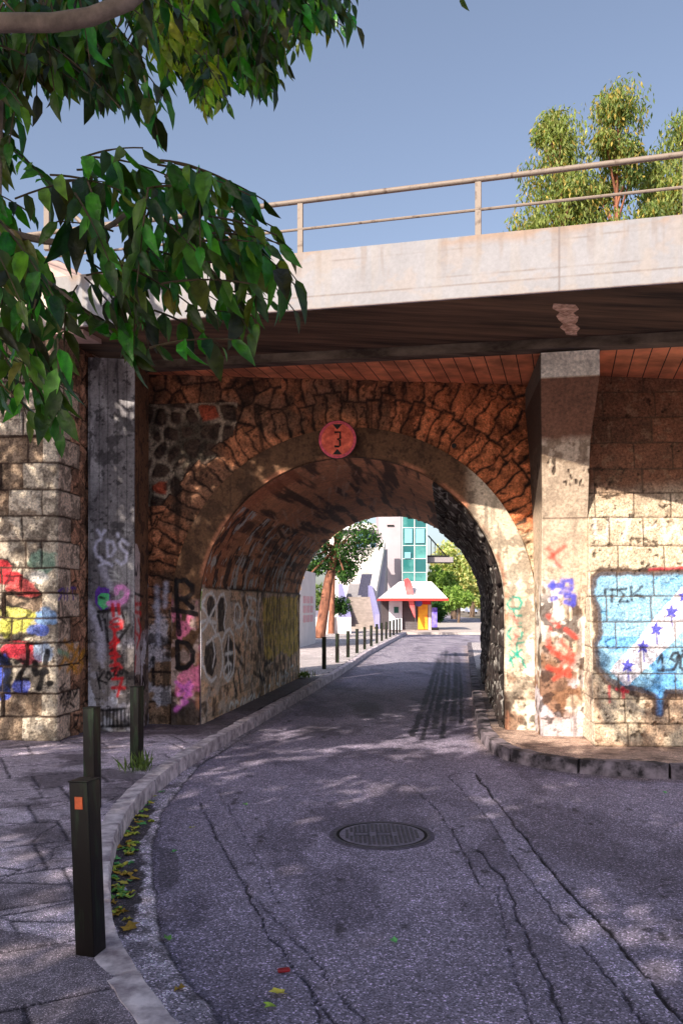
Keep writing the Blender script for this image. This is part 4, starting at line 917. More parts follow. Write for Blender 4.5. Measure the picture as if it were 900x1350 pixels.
tag(MB().box((8.98, 46.9, 0), (9.08, 47.0, .75), .01, .1).build('bollard', M_bollard), 'single dark leaning bollard on the island right of the kiosk', 'bollard', bgrp)

# ------------------------------------------------------------------ manhole cover
cx, cy = G(503, 1101); mh = empty('manhole_cover', (cx, cy, 0), 'round cast iron manhole cover with a raised grid in the road', 'manhole cover')
def annulus(r0, r1, z0, z1, name, mat, seg=64):
    mb = MB(); bm = mb.bm
    vs = [[bm.verts.new((cx + rr * math.cos(2 * math.pi * k / seg), cy + rr * math.sin(2 * math.pi * k / seg), z)) for k in range(seg)] for rr, z in ((r0, z0), (r0, z1), (r1, z1), (r1, z0))]
    for a in range(4):
        for k in range(seg): bm.faces.new((vs[a][k], vs[a][(k + 1) % seg], vs[(a + 1) % 4][(k + 1) % seg], vs[(a + 1) % 4][k]))
    return mb.build(name, mat, mh, True)
M_gap = mat_plain('road_gap', (14, 12, 16), .9)
annulus(.325, .345, -.005, .009, 'frame', M_iron); annulus(.300, .325, -.01, .0055, 'gap', M_gap)
mbb = MB().disc((cx, cy, -.005), (0, 0, 1), .302, .0125, 64); mbb.build('plate', mat_plain('worn_iron', (132, 124, 142), .6, 30, .4, metal=.1, bump=.3), mh)
mb = MB()
for i in range(-9, 10):
    for j in range(-9, 10):
        a, b_ = i * .031, j * .031
        if math.hypot(a, b_) < .275 and not (abs(b_ + .0) < .05 and -.22 < a < .1): mb.box((cx + a - .010, cy + b_ - .010, .006), (cx + a + .010, cy + b_ + .010, .0115))
for a0, a1 in ((-.2, -.09), (-.04, .07)):
    for q in [((a0, -.04), (a1, -.03)), ((a0, .03), (a1, .04)), ((a0, -.04), (a0 + .012, .04)), ((a1 - .012, -.04), (a1, .04))]:
        mb.box((cx + q[0][0], cy + q[0][1], .006), (cx + q[1][0], cy + q[1][1], .012))
mb.build('tread_pattern', M_iron, mh)
annulus(.345, .375, -.01, .0045, 'surround', mat_plain('patch_asphalt', (98, 90, 106), .9, 30, .5, bump=.8))

# ------------------------------------------------------------------ leaves
def leaf_batch(C, D, Nn, Ls, Ws, cols, name, mat, parent=None, shape='leaf', fold=.45, curl=.22):
    """C base points, D directions, Nn face normals; every leaf a folded pointed oval"""
    C = np.asarray(C, float); D = np.asarray(D, float); D /= np.linalg.norm(D, axis=1, keepdims=True) + 1e-9
    B = np.cross(D, Nn); B /= np.linalg.norm(B, axis=1, keepdims=True) + 1e-9; Nn = np.cross(B, D)
    if shape == 'leaf':
        tpl = [(0, 0, 0), (.22, -.40, 1), (.22, 0, 0), (.22, .40, 1), (.52, -.47, 1), (.52, 0, 0), (.52, .47, 1), (.80, -.22, .5), (.80, 0, 0), (.80, .22, .5), (1.0, 0, 0)]
        q = [(0, 1, 2, 2), (0, 2, 3, 3), (1, 4, 5, 2), (2, 5, 6, 3), (4, 7, 8, 5), (5, 8, 9, 6), (7, 10, 8, 8), (8, 10, 9, 9)]
        tri = []
        for f in q:
            tri.append((f[0], f[1], f[2]))
            if f[3] != f[2]: tri.append((f[0], f[2], f[3]))
    else:
        tpl = [(0, 0, 0), (.5, -.5, 1), (.5, .5, 1), (1, 0, 0)]; tri = [(0, 1, 2), (1, 3, 2)]
    T = np.array(tpl); n = len(C); k = len(tpl); Ls = np.asarray(Ls)[:, None, None]; Ws = np.asarray(Ws)[:, None, None]
    V = C[:, None] + D[:, None] * T[None, :, 0:1] * Ls + B[:, None] * T[None, :, 1:2] * Ws + Nn[:, None] * (T[None, :, 2:3] * fold * Ws * .5 - curl * Ls * T[None, :, 0:1] ** 2)
    tri = np.array(tri); Q = (np.arange(n) * k)[:, None, None] + tri[None]
    c = np.repeat(np.asarray(cols)[:, None], k, 1).reshape(-1, 3)
    return raw_obj(name, V.reshape(-1, 3), Q.reshape(-1, 3), c, mat, parent, shape == 'leaf')
def rnd_unit(n): v = RNG.normal(size=(n, 3)); return v / np.linalg.norm(v, axis=1, keepdims=True)

# foreground tree: trunk out of frame at the left, limbs, hanging pinnate fronds, upper crown that shades the road
tree = empty('walnut_tree', (-4.6, -1.2, 0), 'leafy tree overhead at top left with pointed dark green leaflets and a bare grey limb', 'tree')
MB().tube([(-4.6, -1.2, 0), (-4.55, -1.2, 1), (-4.4, -1.1, 2.4), (-4.1, -.9, 3.6)], [.24, .19, .17, .14], 14).build('trunk', M_bark, tree, True)
MB().tube([(-4.1, -.9, 3.5), (-3.2, .6, 3.75), P(-260, 60, 2.0), P(0, 30, 1.98), P(70, 30, 1.98), P(120, 22, 1.99), P(170, 2, 2.0), P(240, -60, 2.1), P(330, -150, 2.3)], [.10, .075, .04, .021, .0205, .020, .019, .016, .010], 12).build('limb', M_limb, tree, True)
MB().tube([P(-300, 330, 2.0), P(-20, 300, 2.05), P(60, 318, 2.1), P(105, 322, 2.12), P(150, 295, 2.14), P(195, 258, 2.16)], [.03, .012, .009, .008, .007, .004], 8).build('branch', M_limb, tree, True)
MB().tube([P(1, 50, 2.3), P(2, 110, 2.3), P(0, 330, 2.2)], [.008, .007, .003], 8).build('branch', M_limb, tree, True)
MB().tube([P(-30, 352, 2.1), P(55, 365, 2.08), P(140, 430, 2.04), P(190, 480, 2.0)], [.006, .005, .004, .002], 6).build('branch', M_limb, tree, True)
fC, fD, fN, fL, fW, fCol = [], [], [], [], [], []; stems = MB()
def frond(base, tip, droop, n, L, dark=1.0, ylw=0.0, sag=.045):
    base = Vector(base); tip = Vector(tip); ln = (tip - base).length
    pts = [base.lerp(tip, t) + Vector((0, 0, sag * ln * 4 * t * (1 - t))) for t in np.linspace(0, 1, 8)]
    stems.tube(pts, [.0028] * 4 + [.0018] * 4, 4, False)
    ax = (tip - base).normalized(); sd = ax.cross(Vector((0, 0, 1)));
    if sd.length < .2: sd = Vector((1, 0, 0))
    sd.normalize()
    for k in range(n):
        t = .12 + .86 * k / max(1, n - 1); p = base.lerp(tip, t) + Vector((0, 0, sag * ln * 4 * t * (1 - t)))
        sides = (-1, 1) if k < n - 1 else (0,)
        for s in sides:
            d = ax * random.uniform(.25, .6) + sd * s * random.uniform(.5, .9) + Vector((0, 0, -droop * random.uniform(.7, 1.5))) + Vector((random.gauss(0, .1), random.gauss(0, .1), 0))
            if s == 0: d = ax + Vector((0, 0, -droop))
            nrm = Vector((random.gauss(0, .9), -1 + random.gauss(0, .5), random.gauss(.4, .8)))
            l = L * random.uniform(.62, 1.22) * (.85 + .3 * math.sin(math.pi * t))
            fC.append(p); fD.append(d); fN.append(nrm); fL.append(l); fW.append(l * random.uniform(.34, .45))
            g_ = random.random(); y_ = random.random() < ylw
            c = lin((random.uniform(118, 160), random.uniform(150, 180), 40)) if y_ else lin((random.uniform(30, 74), random.uniform(62, 112), random.uniform(12, 30))) * dark * random.choice((.4, .8, 1.1, 1.6, 2.4))
            fCol.append(c)
def in_poly(x, y, poly): return bool(poly_mask(np.array([x]), np.array([y]), poly)[0])
def scatter(poly, n, yr, L, ln, dirs, droop, npair, ylw=0, dark=1):
    xs = [p[0] for p in poly]; ysx = [p[1] for p in poly]; k = 0; tries = 0
    while k < n and tries < 20000:
        tries += 1; a = random.uniform(min(xs), max(xs)); b = random.uniform(min(ysx), max(ysx))
        ang = math.radians(random.uniform(*dirs)); Yd = random.uniform(*yr); l = ln * random.uniform(.7, 1.2)
        a2 = a + math.cos(ang) * l * F / Yd; b2 = b + math.sin(ang) * l * F / Yd
        if not (in_poly(a, b, poly) and in_poly(a2, b2 + 20, poly)): continue
        frond(P(a, b, Yd), P(a2, b2, Yd + random.uniform(-.12, .12)), droop, npair, L, dark, ylw); k += 1
R1 = [(-60, -60), (280, -60), (290, 20), (262, 50), (255, 90), (232, 120), (222, 160), (205, 196), (180, 172), (150, 165), (112, 178), (90, 140), (62, 160), (40, 150), (28, 240), (-60, 300)]
R1b = [(190, -60), (492, -60), (478, 45), (440, 62), (420, 58), (385, 98), (358, 148), (330, 138), (300, 165), (280, 180), (262, 150), (240, 110), (200, 60)]
R2 = [(60, 222), (100, 205), (150, 210), (180, 205), (215, 200), (262, 208), (300, 240), (345, 290), (385, 330), (408, 352), (402, 430), (385, 455), (340, 462), (296, 482), (262, 455), (240, 425), (205, 430), (196, 500), (170, 490), (140, 430), (115, 390), (100, 345), (140, 330), (170, 300), (120, 262), (70, 262)]
R3 = [(-80, 225), (40, 235), (60, 300), (90, 345), (128, 392), (120, 440), (90, 445), (85, 500), (88, 560), (78, 600), (40, 590), (28, 540), (-10, 520), (-80, 470)]
scatter(R1, 98, (2.1, 3.0), .078, .26, (10, 120), .8, 5, .0, .8)
scatter(R1b, 150, (2.9, 4.2), .085, .32, (20, 110), .8, 6, .05, .9)
scatter([(170, -40), (300, -40), (280, 60), (262, 110), (225, 120), (190, 70)], 44, (2.6, 3.2), .065, .24, (30, 110), .6, 6, .9)  # leaves caught by sun, their light put into yellow-green leaf colour
scatter([(235, 60), (300, 60), (300, 150), (270, 168), (245, 120)], 16, (2.7, 3.2), .06, .2, (50, 100), .6, 6, .6)
scatter(R2, 62, (1.85, 2.4), .080, .20, (-10, 110), .95, 4)
scatter(R3, 30, (1.8, 2.4), .078, .22, (20, 120), .8, 5)
frond(P(150, 305, 2.1), P(75, 292, 2.05), 1.3, 5, .11); frond(P(20, 262, 2.1), P(150, 232, 2.1), 1.6, 6, .115); frond(P(100, 400, 2.05), P(180, 470, 2.0), .1, 7, .075); frond(P(55, 365, 2.1), P(130, 430, 2.05), .15, 7, .07)
frond(P(190, 100, 2.2), P(208, 178, 2.2), .5, 4, .085); frond(P(230, 215, 2.15), P(350, 265, 2.1), .9, 6, .11); frond(P(300, 300, 2.0), P(388, 375, 2.0), .9, 5, .11)
frond(P(40, 500, 1.95), P(68, 545, 1.95), .9, 4, .09); frond(P(150, 380, 2.0), P(178, 470, 2.0), .7, 5, .09); frond(P(590, -30, 2.4), P(607, -5, 2.4), .6, 2, .06)
frond(P(8, 190, 2.3), P(80, 262, 2.2), .2, 8, .06); frond(P(300, 40, 3.5), P(345, 118, 3.5), .4, 6, .085); frond(P(430, -10, 3.0), P(470, 35, 3.0), .6, 6, .08)
foli = leaf_batch(fC, fD, np.array(fN), fL, fW, fCol, 'foliage', M_leaf, tree)
tag(stems.build('twigs', mat_plain('green_stalk', (74, 60, 38), .6, 10, .3), tree), kind='stuff')
STK = [(70, 981, 75, 3.2), (140, 994, 70, 2.6), (60, 1003, 50, 2), (277, 995, 20, 3), (342, 1003, 16, 3), (315, 1020, 16, 2.5), (395, 988, 55, 3), (382, 998, 22, 2), (440, 995, 30, 2), (540, 981, 75, 4), (535, 996, 30, 3.5), (470, 985, 30, 3), (415, 998, 20, 3),
       (444, 1033, 14, 3), (538, 1041, 20, 3), (410, 1080, 22, 5), (546, 1148, 30, 5), (732, 1031, 16, 3), (764, 1157, 22, 6), (320, 1085, 66, 2.2), (600, 990, 40, 3), (850, 990, 60, 4), (740, 984, 50, 4), (650, 975, 40, 4)]
STW = []
for a_, b2_, c_, d2_ in STK:
    x_, y_ = G(a_, b2_); y2_ = (G(a_, b2_ - d2_)[1] - G(a_, b2_ + d2_)[1]) / 2; STW.append((x_, y_, c_ / F * y_, y2_))
def keep_gaps(C, D, Nn, L_, W_, cc):  # drops crown leaves along sun rays so streaks land at chosen spots
    t = C[:, 2] / .74; gx = C[:, 0] + .70 * t; gy = C[:, 1] + t; k = np.ones(len(C), bool)
    for x_, y_, rx_, ry_ in STW: k &= np.hypot((gx - x_) / (rx_ * 1.0 + .04), (gy - y_) / (ry_ + .06)) > 1
    return C[k], D[k], Nn[k], L_[k], W_[k], cc[k]
# upper crown, above and behind the camera
def cloud(cent, rad, nper, ls, cols, flat=.6):
    C = []
    for c, r_ in zip(cent, rad):
        v = rnd_unit(nper) * (RNG.random((nper, 1)) ** .45) * r_; v[:, 2] *= flat; C.append(np.array(c) + v)
    C = np.concatenate(C); n = len(C); D = rnd_unit(n); D[:, 2] -= .5
    L_ = RNG.uniform(ls * .7, ls * 1.3, n); idx = RNG.integers(0, len(cols), n); cc = np.array([lin(c) for c in cols])[idx] * RNG.uniform(.7, 1.25, (n, 1))
    return C, D, rnd_unit(n), L_, L_ * .5, cc
greens = [(44, 84, 32), (56, 100, 38), (36, 70, 30), (70, 108, 42)]
cent = []
for gx in np.arange(-10.2, 2.2, .72):
    for gy in np.arange(-7.5, .5, .72): cent.append((gx + random.uniform(-.3, .3), gy + random.uniform(-.3, .3), 6.0 + random.uniform(-.35, .5)))
C, D, Nn, L_, W_, cc = cloud(cent, [.62] * len(cent), 210, .22, greens, .7); C, D, Nn, L_, W_, cc = keep_gaps(C, D, Nn, L_, W_, cc)
leaf_batch(C, D, Nn, L_, W_, cc, 'crown', M_leaf, tree, 'quad')
for k, (a, b_) in enumerate([(-7, -4), (-2.5, -5), (-1, -2), (-7, -.5), (-3, 0)]):
    MB().tube([(-4.1, -.9, 3.5), ((-4.1 + a) / 2, (-.9 + b_) / 2, 5.1), (a, b_, 6)], [.09, .06, .03], 8).build('limb', M_bark, tree, True)
t2_ = empty('street_tree', (-9.2, 2.6, 0), 'second leafy tree standing out of view left of the stone wall', 'tree')  # unseen tree; crown laid out and thinned to shade the arch's left side
MB().tube([(-9.2, 2.6, 0), (-9.1, 2.6, 2), (-9, 2.6, 5.6)], [.2, .16, .1], 12).build('trunk', M_bark, t2_, True)
cent = []
for gx in np.arange(-13, -3.4, .72):
    for gy in np.arange(.5, 7.4, .6):
        if gy > 6 and gx > -3.6: continue
        if gx > -4.9 and gy < 3.4: continue
        off_ = (gy - 1.9) - (gx + 8.9) * 1.405
        if off_ > -.75 and random.random() < .72: continue
        cent.append((gx + random.uniform(-.3, .3), gy + random.uniform(-.3, .3), 6.0 + random.uniform(-.35, .5)))
C, D, Nn, L_, W_, cc = cloud(cent, [.6] * len(cent), 120, .22, greens, .7); C, D, Nn, L_, W_, cc = keep_gaps(C, D, Nn, L_, W_, cc)
leaf_batch(C, D, Nn, L_, W_, cc, 'crown', M_leaf, t2_, 'quad')
for k, (a, b_) in enumerate([(-12, 4), (-6.5, 4), (-6.5, 1.5), (-11, 1)]):
    MB().tube([(-9.1, 2.6, 3.8), ((-9.1 + a) / 2, (2.6 + b_) / 2, 5.2), (a, b_, 6)], [.08, .05, .03], 8).build('limb', M_bark, t2_, True)

# ------------------------------------------------------------------ gutter litter and fallen leaves
Q = []; kl = [tuple(p) for p in KL]
litp = [(205, 1040), (200, 1052), (196, 1062), (188, 1072), (182, 1082), (176, 1092), (170, 1104), (166, 1116), (164, 1130), (162, 1146), (160, 1160), (158, 1180), (157, 1200), (158, 1215)]
lg_ = 'fallen leaves lying in the gutter and on the road'
yl = [(196, 204, 76), (160, 190, 76), (222, 208, 90), (116, 176, 84), (196, 156, 60), (110, 186, 110)]
def ground_leaf(px, py, size, col, label, z=.006):
    x, y = G(px, py); a = random.uniform(0, 6.28); mb = MB(); bm = mb.bm; pts = []
    k_ = 10
    for k in range(k_):
        an = 2 * math.pi * k / k_; rr = size * (.5 if k % 2 else .28) * random.uniform(.8, 1.2)
        pts.append(bm.verts.new((x + rr * math.cos(an + a), y + rr * math.sin(an + a) * .9, z + random.uniform(.002, .022))))
    c = bm.verts.new((x, y, z + .006))
    for k in range(k_): bm.faces.new((c, pts[k], pts[(k + 1) % k_]))
    o_ = mb.build('fallen_leaf', col); tag(o_, label, 'leaf', lg_); return o_
yms = [mat_plain('dry_leaf', c, .7, 40, .35) for c in yl]
for k in range(84):
    i = random.random() ** .8 * (len(litp) - 1); a, b_ = litp[int(i)], litp[min(int(i) + 1, len(litp) - 1)]; f = i % 1
    px = a[0] + (b_[0] - a[0]) * f + random.gauss(0, 7) + (4 if random.random() < .5 else 0); py = a[1] + (b_[1] - a[1]) * f + random.gauss(0, 3)
    px = max(px, a[0] - 10)
    ground_leaf(px, py, random.uniform(.05, .085), random.choice(yms), 'small yellow-green leaf lying in the dark gutter litter')
for px, py, sz, ci, lb in [(367, 1313, .08, 2, 'yellow-green leaf on the road at the bottom, below the red scrap'), (356, 1331, .07, 1, 'pale green leaf on the road at the very bottom'), (222, 1240, .06, 3, 'green leaf on the pale gutter edge near the bottom left'),
                           (519, 1243, .05, 5, 'small bright green leaf alone in the middle of the road'), (171, 1225, .11, 4, 'large curled brown leaf in the gutter beside the nearest bollard'), (237, 1307, .06, 4, 'brown leaf near the gutter edge at the bottom'),
                           (253, 1093, .05, 0, 'small yellow leaf on the asphalt left, in a sun streak'), (323, 1062, .05, 3, 'small green leaf on the asphalt left of the manhole cover'), (230, 1125, .05, 5, 'green leaf just right of the gutter edge'), (876, 1047, .05, 5, 'green leaf on the road near the right kerb')]:
    ground_leaf(px, py, sz, yms[ci], lb)
x, y = G(374, 1282); tag(MB().box((x - .028, y - .014, .004), (x + .028, y + .014, .018), .006, .3).build('litter', mat_plain('red_wrapper', (170, 30, 40), .4)), 'small crumpled red scrap on the road at the bottom', 'litter')
x, y = G(160, 1175); tag(MB().box((x - .03, y - .02, .006), (x + .03, y + .02, .014), .003, .5).build('litter', mat_plain('pale_packet', (190, 200, 220), .4, 30, .5)), 'pale blue-white crumpled packet lying in the gutter', 'litter')
x, y = G(172, 1137); tag(MB().box((x - .03, y - .006, .006), (x + .03, y + .006, .014), .002, .7).build('litter', M_white), 'thin white paper strip lying in the gutter', 'litter')
# tufts at the foot of the tunnel wall and a bollard
def tuft(px, py, r_, n, label):
    x, y = G(px, py, .13); C = np.array([(x + random.gauss(0, r_), y + random.gauss(0, r_), .12) for _ in range(n)]); D = rnd_unit(n) * .6; D[:, 2] = 1
    L_ = RNG.uniform(.06, .22, n); o_ = leaf_batch(C, D, rnd_unit(n), L_, L_ * .12, np.array([lin((90, 110, 50))] * n) * RNG.uniform(.6, 1.3, (n, 1)), 'weed_tuft', M_leaf, None, 'quad'); tag(o_, label, 'weed')
tuft(397, 893, .12, 160, 'tuft of weeds at the foot of the tunnel wall where it ends'); tuft(184, 1016, .06, 70, 'small weeds round the foot of the bollard by the grey pier')

# ------------------------------------------------------------------ trees beyond
def eucalypt(px, topy, Yd, wid, label, n=15000, seed=0):
    root = empty('eucalyptus_tree', (P(px, 0, Yd).x, Yd, 0), label, 'tree', 'eucalyptus trees beyond the railway')
    zt = P(px, topy, Yd).z; x0 = P(px, 0, Yd).x; cents = []; rads = []; rr = random.Random(seed); limbs = MB()
    limbs.tube([(x0, Yd, 0), (x0 + .2, Yd, zt * .5), (x0 - .1, Yd, zt * .93)], [.14, .09, .03], 8)
    for k in range(96):
        h_ = rr.random() ** .8; z = zt * (1 - .68 * h_) - .5; w_ = wid * 1.2 * (.16 + .84 * min(1, h_ * 2.6)) * rr.uniform(.7, 1.3); a = rr.uniform(0, 6.28); q = rr.random() ** .5
        c = (x0 + math.cos(a) * w_ * q, Yd + math.sin(a) * w_ * q, z); cents.append(c); rads.append(rr.choice((.35, .5, .7, .95)))
        limbs.tube([(x0, Yd, max(1, z - 1.5)), c], [.05, .015], 5)
    limbs.build('trunk', M_pinebark, root, True)
    C = []
    for c, r_ in zip(cents, rads):
        m_ = n // 96; v = rnd_unit(m_) * (RNG.random((m_, 1)) ** .5) * r_; v[:, 2] *= 1.15; C.append(np.array(c) + v)
    C = np.concatenate(C); m_ = len(C); D = RNG.normal(size=(m_, 3)) * .45; D[:, 2] -= 1; L_ = RNG.uniform(.11, .25, m_)
    pal = np.array([lin(c) for c in [(126, 138, 70), (146, 150, 84), (104, 124, 60), (166, 146, 72), (92, 112, 62)]])
    cl = np.repeat(RNG.random(len(cents)), n // 96); idx = np.clip((cl * 5 + RNG.normal(size=m_) * 1.2).astype(int), 0, 4)
    leaf_batch(C, D, rnd_unit(m_), L_, L_ * .30, pal[idx] * RNG.uniform(.6, 1.25, (m_, 1)), 'crown', M_leaf_far, root, 'quad', curl=.05)
eucalypt(733, 122, 26, 1.35, 'left one of the drooping yellow-green eucalyptus trees above the bridge', 42000, 1)
eucalypt(812, 108, 26.5, 1.45, 'tallest drooping eucalyptus tree, in the middle above the bridge railing', 44000, 2)
eucalypt(908, 128, 25, 1.2, 'eucalyptus tree cut off by the right edge above the bridge', 30000, 3)
eucalypt(862, 190, 28, 1.0, 'lower thin eucalyptus crown between the two tallest at right', 22000, 4)
def bush_tree(x, y, zt, rad, label, name='tree', n=5000, ls=.35, pal=None, trunk=True, zb=None, grp=None, cat='tree', tm=None):
    root = empty(name, (x, y, 0), label, cat, grp); zb = zt * .25 if zb is None else zb
    if trunk: MB().tube([(x, y, 0), (x + .1, y, zt * .4), (x, y, zt * .8)], [rad * .09, rad * .07, rad * .03], 8).build('trunk', tm or M_bark, root, True)
    cents = []; rads = []
    for k in range(26):
        v = rnd_unit(1)[0] * RNG.random() ** .4 * rad * .75; hz = (zt - zb) / 2; cents.append((x + v[0], y + v[1], zb + hz + v[2] / rad * hz * 1.05)); rads.append(rad * RNG.uniform(.22, .38))
    C, D, Nn, L_, W_, cc = cloud(cents, rads, n // 26, ls, pal or greens, .8); leaf_batch(C, D, Nn, L_, W_, cc, 'crown', M_leaf_far, root, 'quad'); return root
pale = [(176, 186, 120), (190, 192, 130), (150, 168, 100), (196, 184, 120)]  # washed-out greens: the glare beyond the arch is put into the colour
bg_ = 'trees lining the road beyond the kiosk'
for px, py, Yd, rad, lb in [(598, 706, 95, 4.2, 'tall pale green tree behind the right end of the kiosk roof'), (622, 732, 110, 4.0, 'pale tree above the distant car'), (580, 745, 80, 2.4, 'darker low tree just right of the glass lift tower'),
                            (640, 742, 120, 4.5, 'tree at the right edge of the view through the arch'), (604, 765, 70, 1.3, 'low bright green tree over the street beyond the kiosk')]:
    p = P(px, py, Yd); bush_tree(p.x, Yd, p.z, rad, lb, 'street_tree', 4200, .4 * Yd / 80, pale if 'pale' in lb or 'right edge' in lb else [(110, 140, 66), (140, 166, 80)], True, .9, bg_)
p = P(577, 800, 54); bush_tree(p.x, 54, 2.6, .7, 'small dark shrub right of the purple banner by the kiosk', 'shrub', 1500, .16, None, False, .2, None, 'shrub')
# pines by the stairs
pine_pal = [(40, 74, 34), (54, 92, 38), (74, 110, 44), (34, 60, 34)]
def pine(base, bend, top, w0, clumps, label, Yd):
    root = empty('pine_tree', (base.x, Yd, 0), label, 'tree', 'pine trees by the outdoor stairs')
    MB().tube([base, bend, top], [w0, w0 * .8, w0 * .5], 10).build('trunk', M_pinebark, root, True)
    br_ = MB(); C = []
    for px, py, r_ in clumps:
        c = P(px, py, Yd + random.uniform(-1, 1)); br_.tube([bend.lerp(top, .6), c], [.06, .03], 5); C.append((c, r_))
    br_.build('branches', M_pinebark, root, True)
    cc = cloud([c for c, _ in C], [r_ * .85 for _, r_ in C], 300, .17, pine_pal, .75); leaf_batch(*cc, 'crown', M_leaf_far, root, 'quad')
pine(Vector(G(421, 842, .1) + (.1,)), P(432, 770, 38.5), P(450, 690, 39), .26, [(415, 712, .7), (408, 735, .75), (428, 722, .8), (442, 735, .8), (462, 705, 1.0), (478, 700, .9), (455, 725, .8), (470, 728, .8), (490, 712, .7), (440, 700, .8), (425, 745, .6), (412, 752, .5), (455, 760, .5), (462, 748, .6), (398, 768, .35)], 'leaning red-barked pine tree in front of the stairs, left in the arch', 38.5)
pine(Vector(G(436, 836, .1) + (.1,)), P(438, 790, 44), P(440, 740, 44), .17, [(448, 752, .5), (440, 742, .6), (456, 745, .5)], 'thin second trunk of pine standing right behind the leaning one', 44)
bush_tree(P(447, 800, 45).x, 45, P(447, 782, 45).z, .75, 'dark green bush growing in the white planter', 'shrub', 2400, .13, pine_pal, False, .9, None, 'shrub')

# ------------------------------------------------------------------ beyond the arch: wall, planter, stairs, building, kiosk
M_wwall = mat_plain('white_render', (232, 222, 220), .85, 1.5, .1, bump=.1)
M_pwall = mat_plain('lilac_render', (178, 166, 174), .8, .8, .08, bump=.05)
a = Vector(G(388, 856, .126) + (.1,)); b_ = Vector(G(416, 848, .126) + (.1,)); zt = P(400, 753, 31).z
ww = empty('white_wall', (a.x, a.y, 0), 'plain white rendered wall with faded pink lettering just beyond the left tunnel wall', 'wall')
MB().prism([(a.x - 2.5, a.y - .2), (a.x, a.y), (b_.x, b_.y), (b_.x - 2.5, b_.y + 1)], .1, zt).build('masonry', M_wwall, ww)
mb = MB(); d_ = (b_ - a); nrm = Vector((d_.y, -d_.x, 0)).normalized()
for zz in (1.0, 1.35, 1.7):
    for s_ in (.38, .55, .72):
        q = a + d_ * s_; mb.hull8([Vector((q.x, q.y, zz)), Vector((q.x, q.y, zz + .26)), Vector((q.x, q.y, zz + .26)) + d_ * .12, Vector((q.x, q.y, zz)) + d_ * .12],
                                  [v_ + nrm * .02 for v_ in [Vector((q.x, q.y, zz)), Vector((q.x, q.y, zz + .26)), Vector((q.x, q.y, zz + .26)) + d_ * .12, Vector((q.x, q.y, zz)) + d_ * .12]])
mb.build('faded_lettering', mat_plain('faded_pink', (226, 176, 180), .8), ww)
pa = P(428, 0, 44); pb = P(463, 0, 44)
MB().box((pa.x - 1.2, 44, .1), (pb.x, 46, P(0, 814, 44).z), .03).build('planter', M_wwall); tag(bpy.data.objects['planter'], 'low white concrete planter beside the foot of the stairs', 'planter')
# stairs
sts = empty('stairs', (P(478, 0, 54).x, 54, 0), 'grey stone outdoor steps with pale side walls climbing to the escalator', 'stairs')
M_step = mat_plain('stone_steps', (150, 138, 132), .85, 3, .25); M_side = mat_plain('lilac_balustrade', (146, 142, 188), .7, 2, .1)
mb = MB(); x0, x1 = P(459, 0, 54).x, P(497, 0, 54).x; ns = 14
for k in range(ns):
    zz = .126 + (k + 1) * (2.05 / ns); mb.box((x0 - .02 * k, 52 + k * .42, .1), (x1 - .012 * k, 58.4, zz))
mb.build('steps', M_step, sts)
def wing(xa, ya, za, xb, yb, zb_, th, hh, mat, name, root):
    lo_ = (lambda z: .1) if root is sts else (lambda z: z - hh)
    MB().hull8([(xa, ya, lo_(za)), (xa + th, ya, lo_(za)), (xb + th, yb, lo_(zb_)), (xb, yb, lo_(zb_))], [(xa, ya, za), (xa + th, ya, za), (xb + th, yb, zb_), (xb, yb, zb_)]).build(name, mat, root)
a1, a2 = P(461, 812, 52), P(446, 770, 60); wing(a1.x - .2, 52, a1.z, a2.x, 60, a2.z, .28, 1.3, M_side, 'side_wall', sts)
a1, a2 = P(494, 812, 52), P(485, 772, 60); wing(a1.x, 52, a1.z + .1, a2.x, 60, a2.z, .30, 1.6, M_side, 'side_wall', sts)
esc = empty('escalator', (P(478, 0, 62).x, 60, 2), 'outdoor escalator rising above the stone steps beside a white balustrade', 'escalator')
M_dsteps = mat_plain('dark_metal_steps', (70, 70, 92), .5, 8, .3, metal=.3); M_lsteps = mat_plain('pale_steps', (176, 172, 168), .7, 8, .2)
def flight(pxa, pxb, pya, pyb, Ya, Yb, wa, mat, nm, root, n=18):
    mb = MB(); A = P(pxa, pya, Ya); B = P(pxb, pyb, Yb)
    for k in range(n):
        p = A.lerp(B, k / n); q = A.lerp(B, (k + 1) / n); mb.box((p.x - wa / 2, p.y, p.z - .5), (p.x + wa / 2, q.y + .05, q.z))
    mb.build(nm, mat, root)
flight(480, 485, 789, 757, 60, 64, 1.0, M_dsteps, 'moving_steps', esc); flight(486, 491, 757, 722, 64.2, 71, .95, M_lsteps, 'upper_steps', esc, 22)
flight(464, 468, 789, 770, 60, 63, .9, mat_plain('grey_steps', (140, 136, 140), .7), 'side_steps', esc, 12)
a1, a2 = P(471, 788, 60), P(491, 712, 72); wing(a1.x, 60, a1.z, P(484, 0, 72).x, 72, P(484, 718, 72).z, .25, .9, M_white, 'balustrade', esc)
wing(P(487, 0, 60).x, 60, P(487, 775, 60).z, P(500, 0, 72).x, 72, P(500, 712, 72).z, .5, 1.2, M_white, 'balustrade', esc)
wing(P(487, 0, 60).x + .5, 60.3, P(487, 790, 60).z, P(503, 0, 72).x, 72.2, P(503, 724, 72).z, .5, 5.2, M_pwall, 'side_wall', esc)
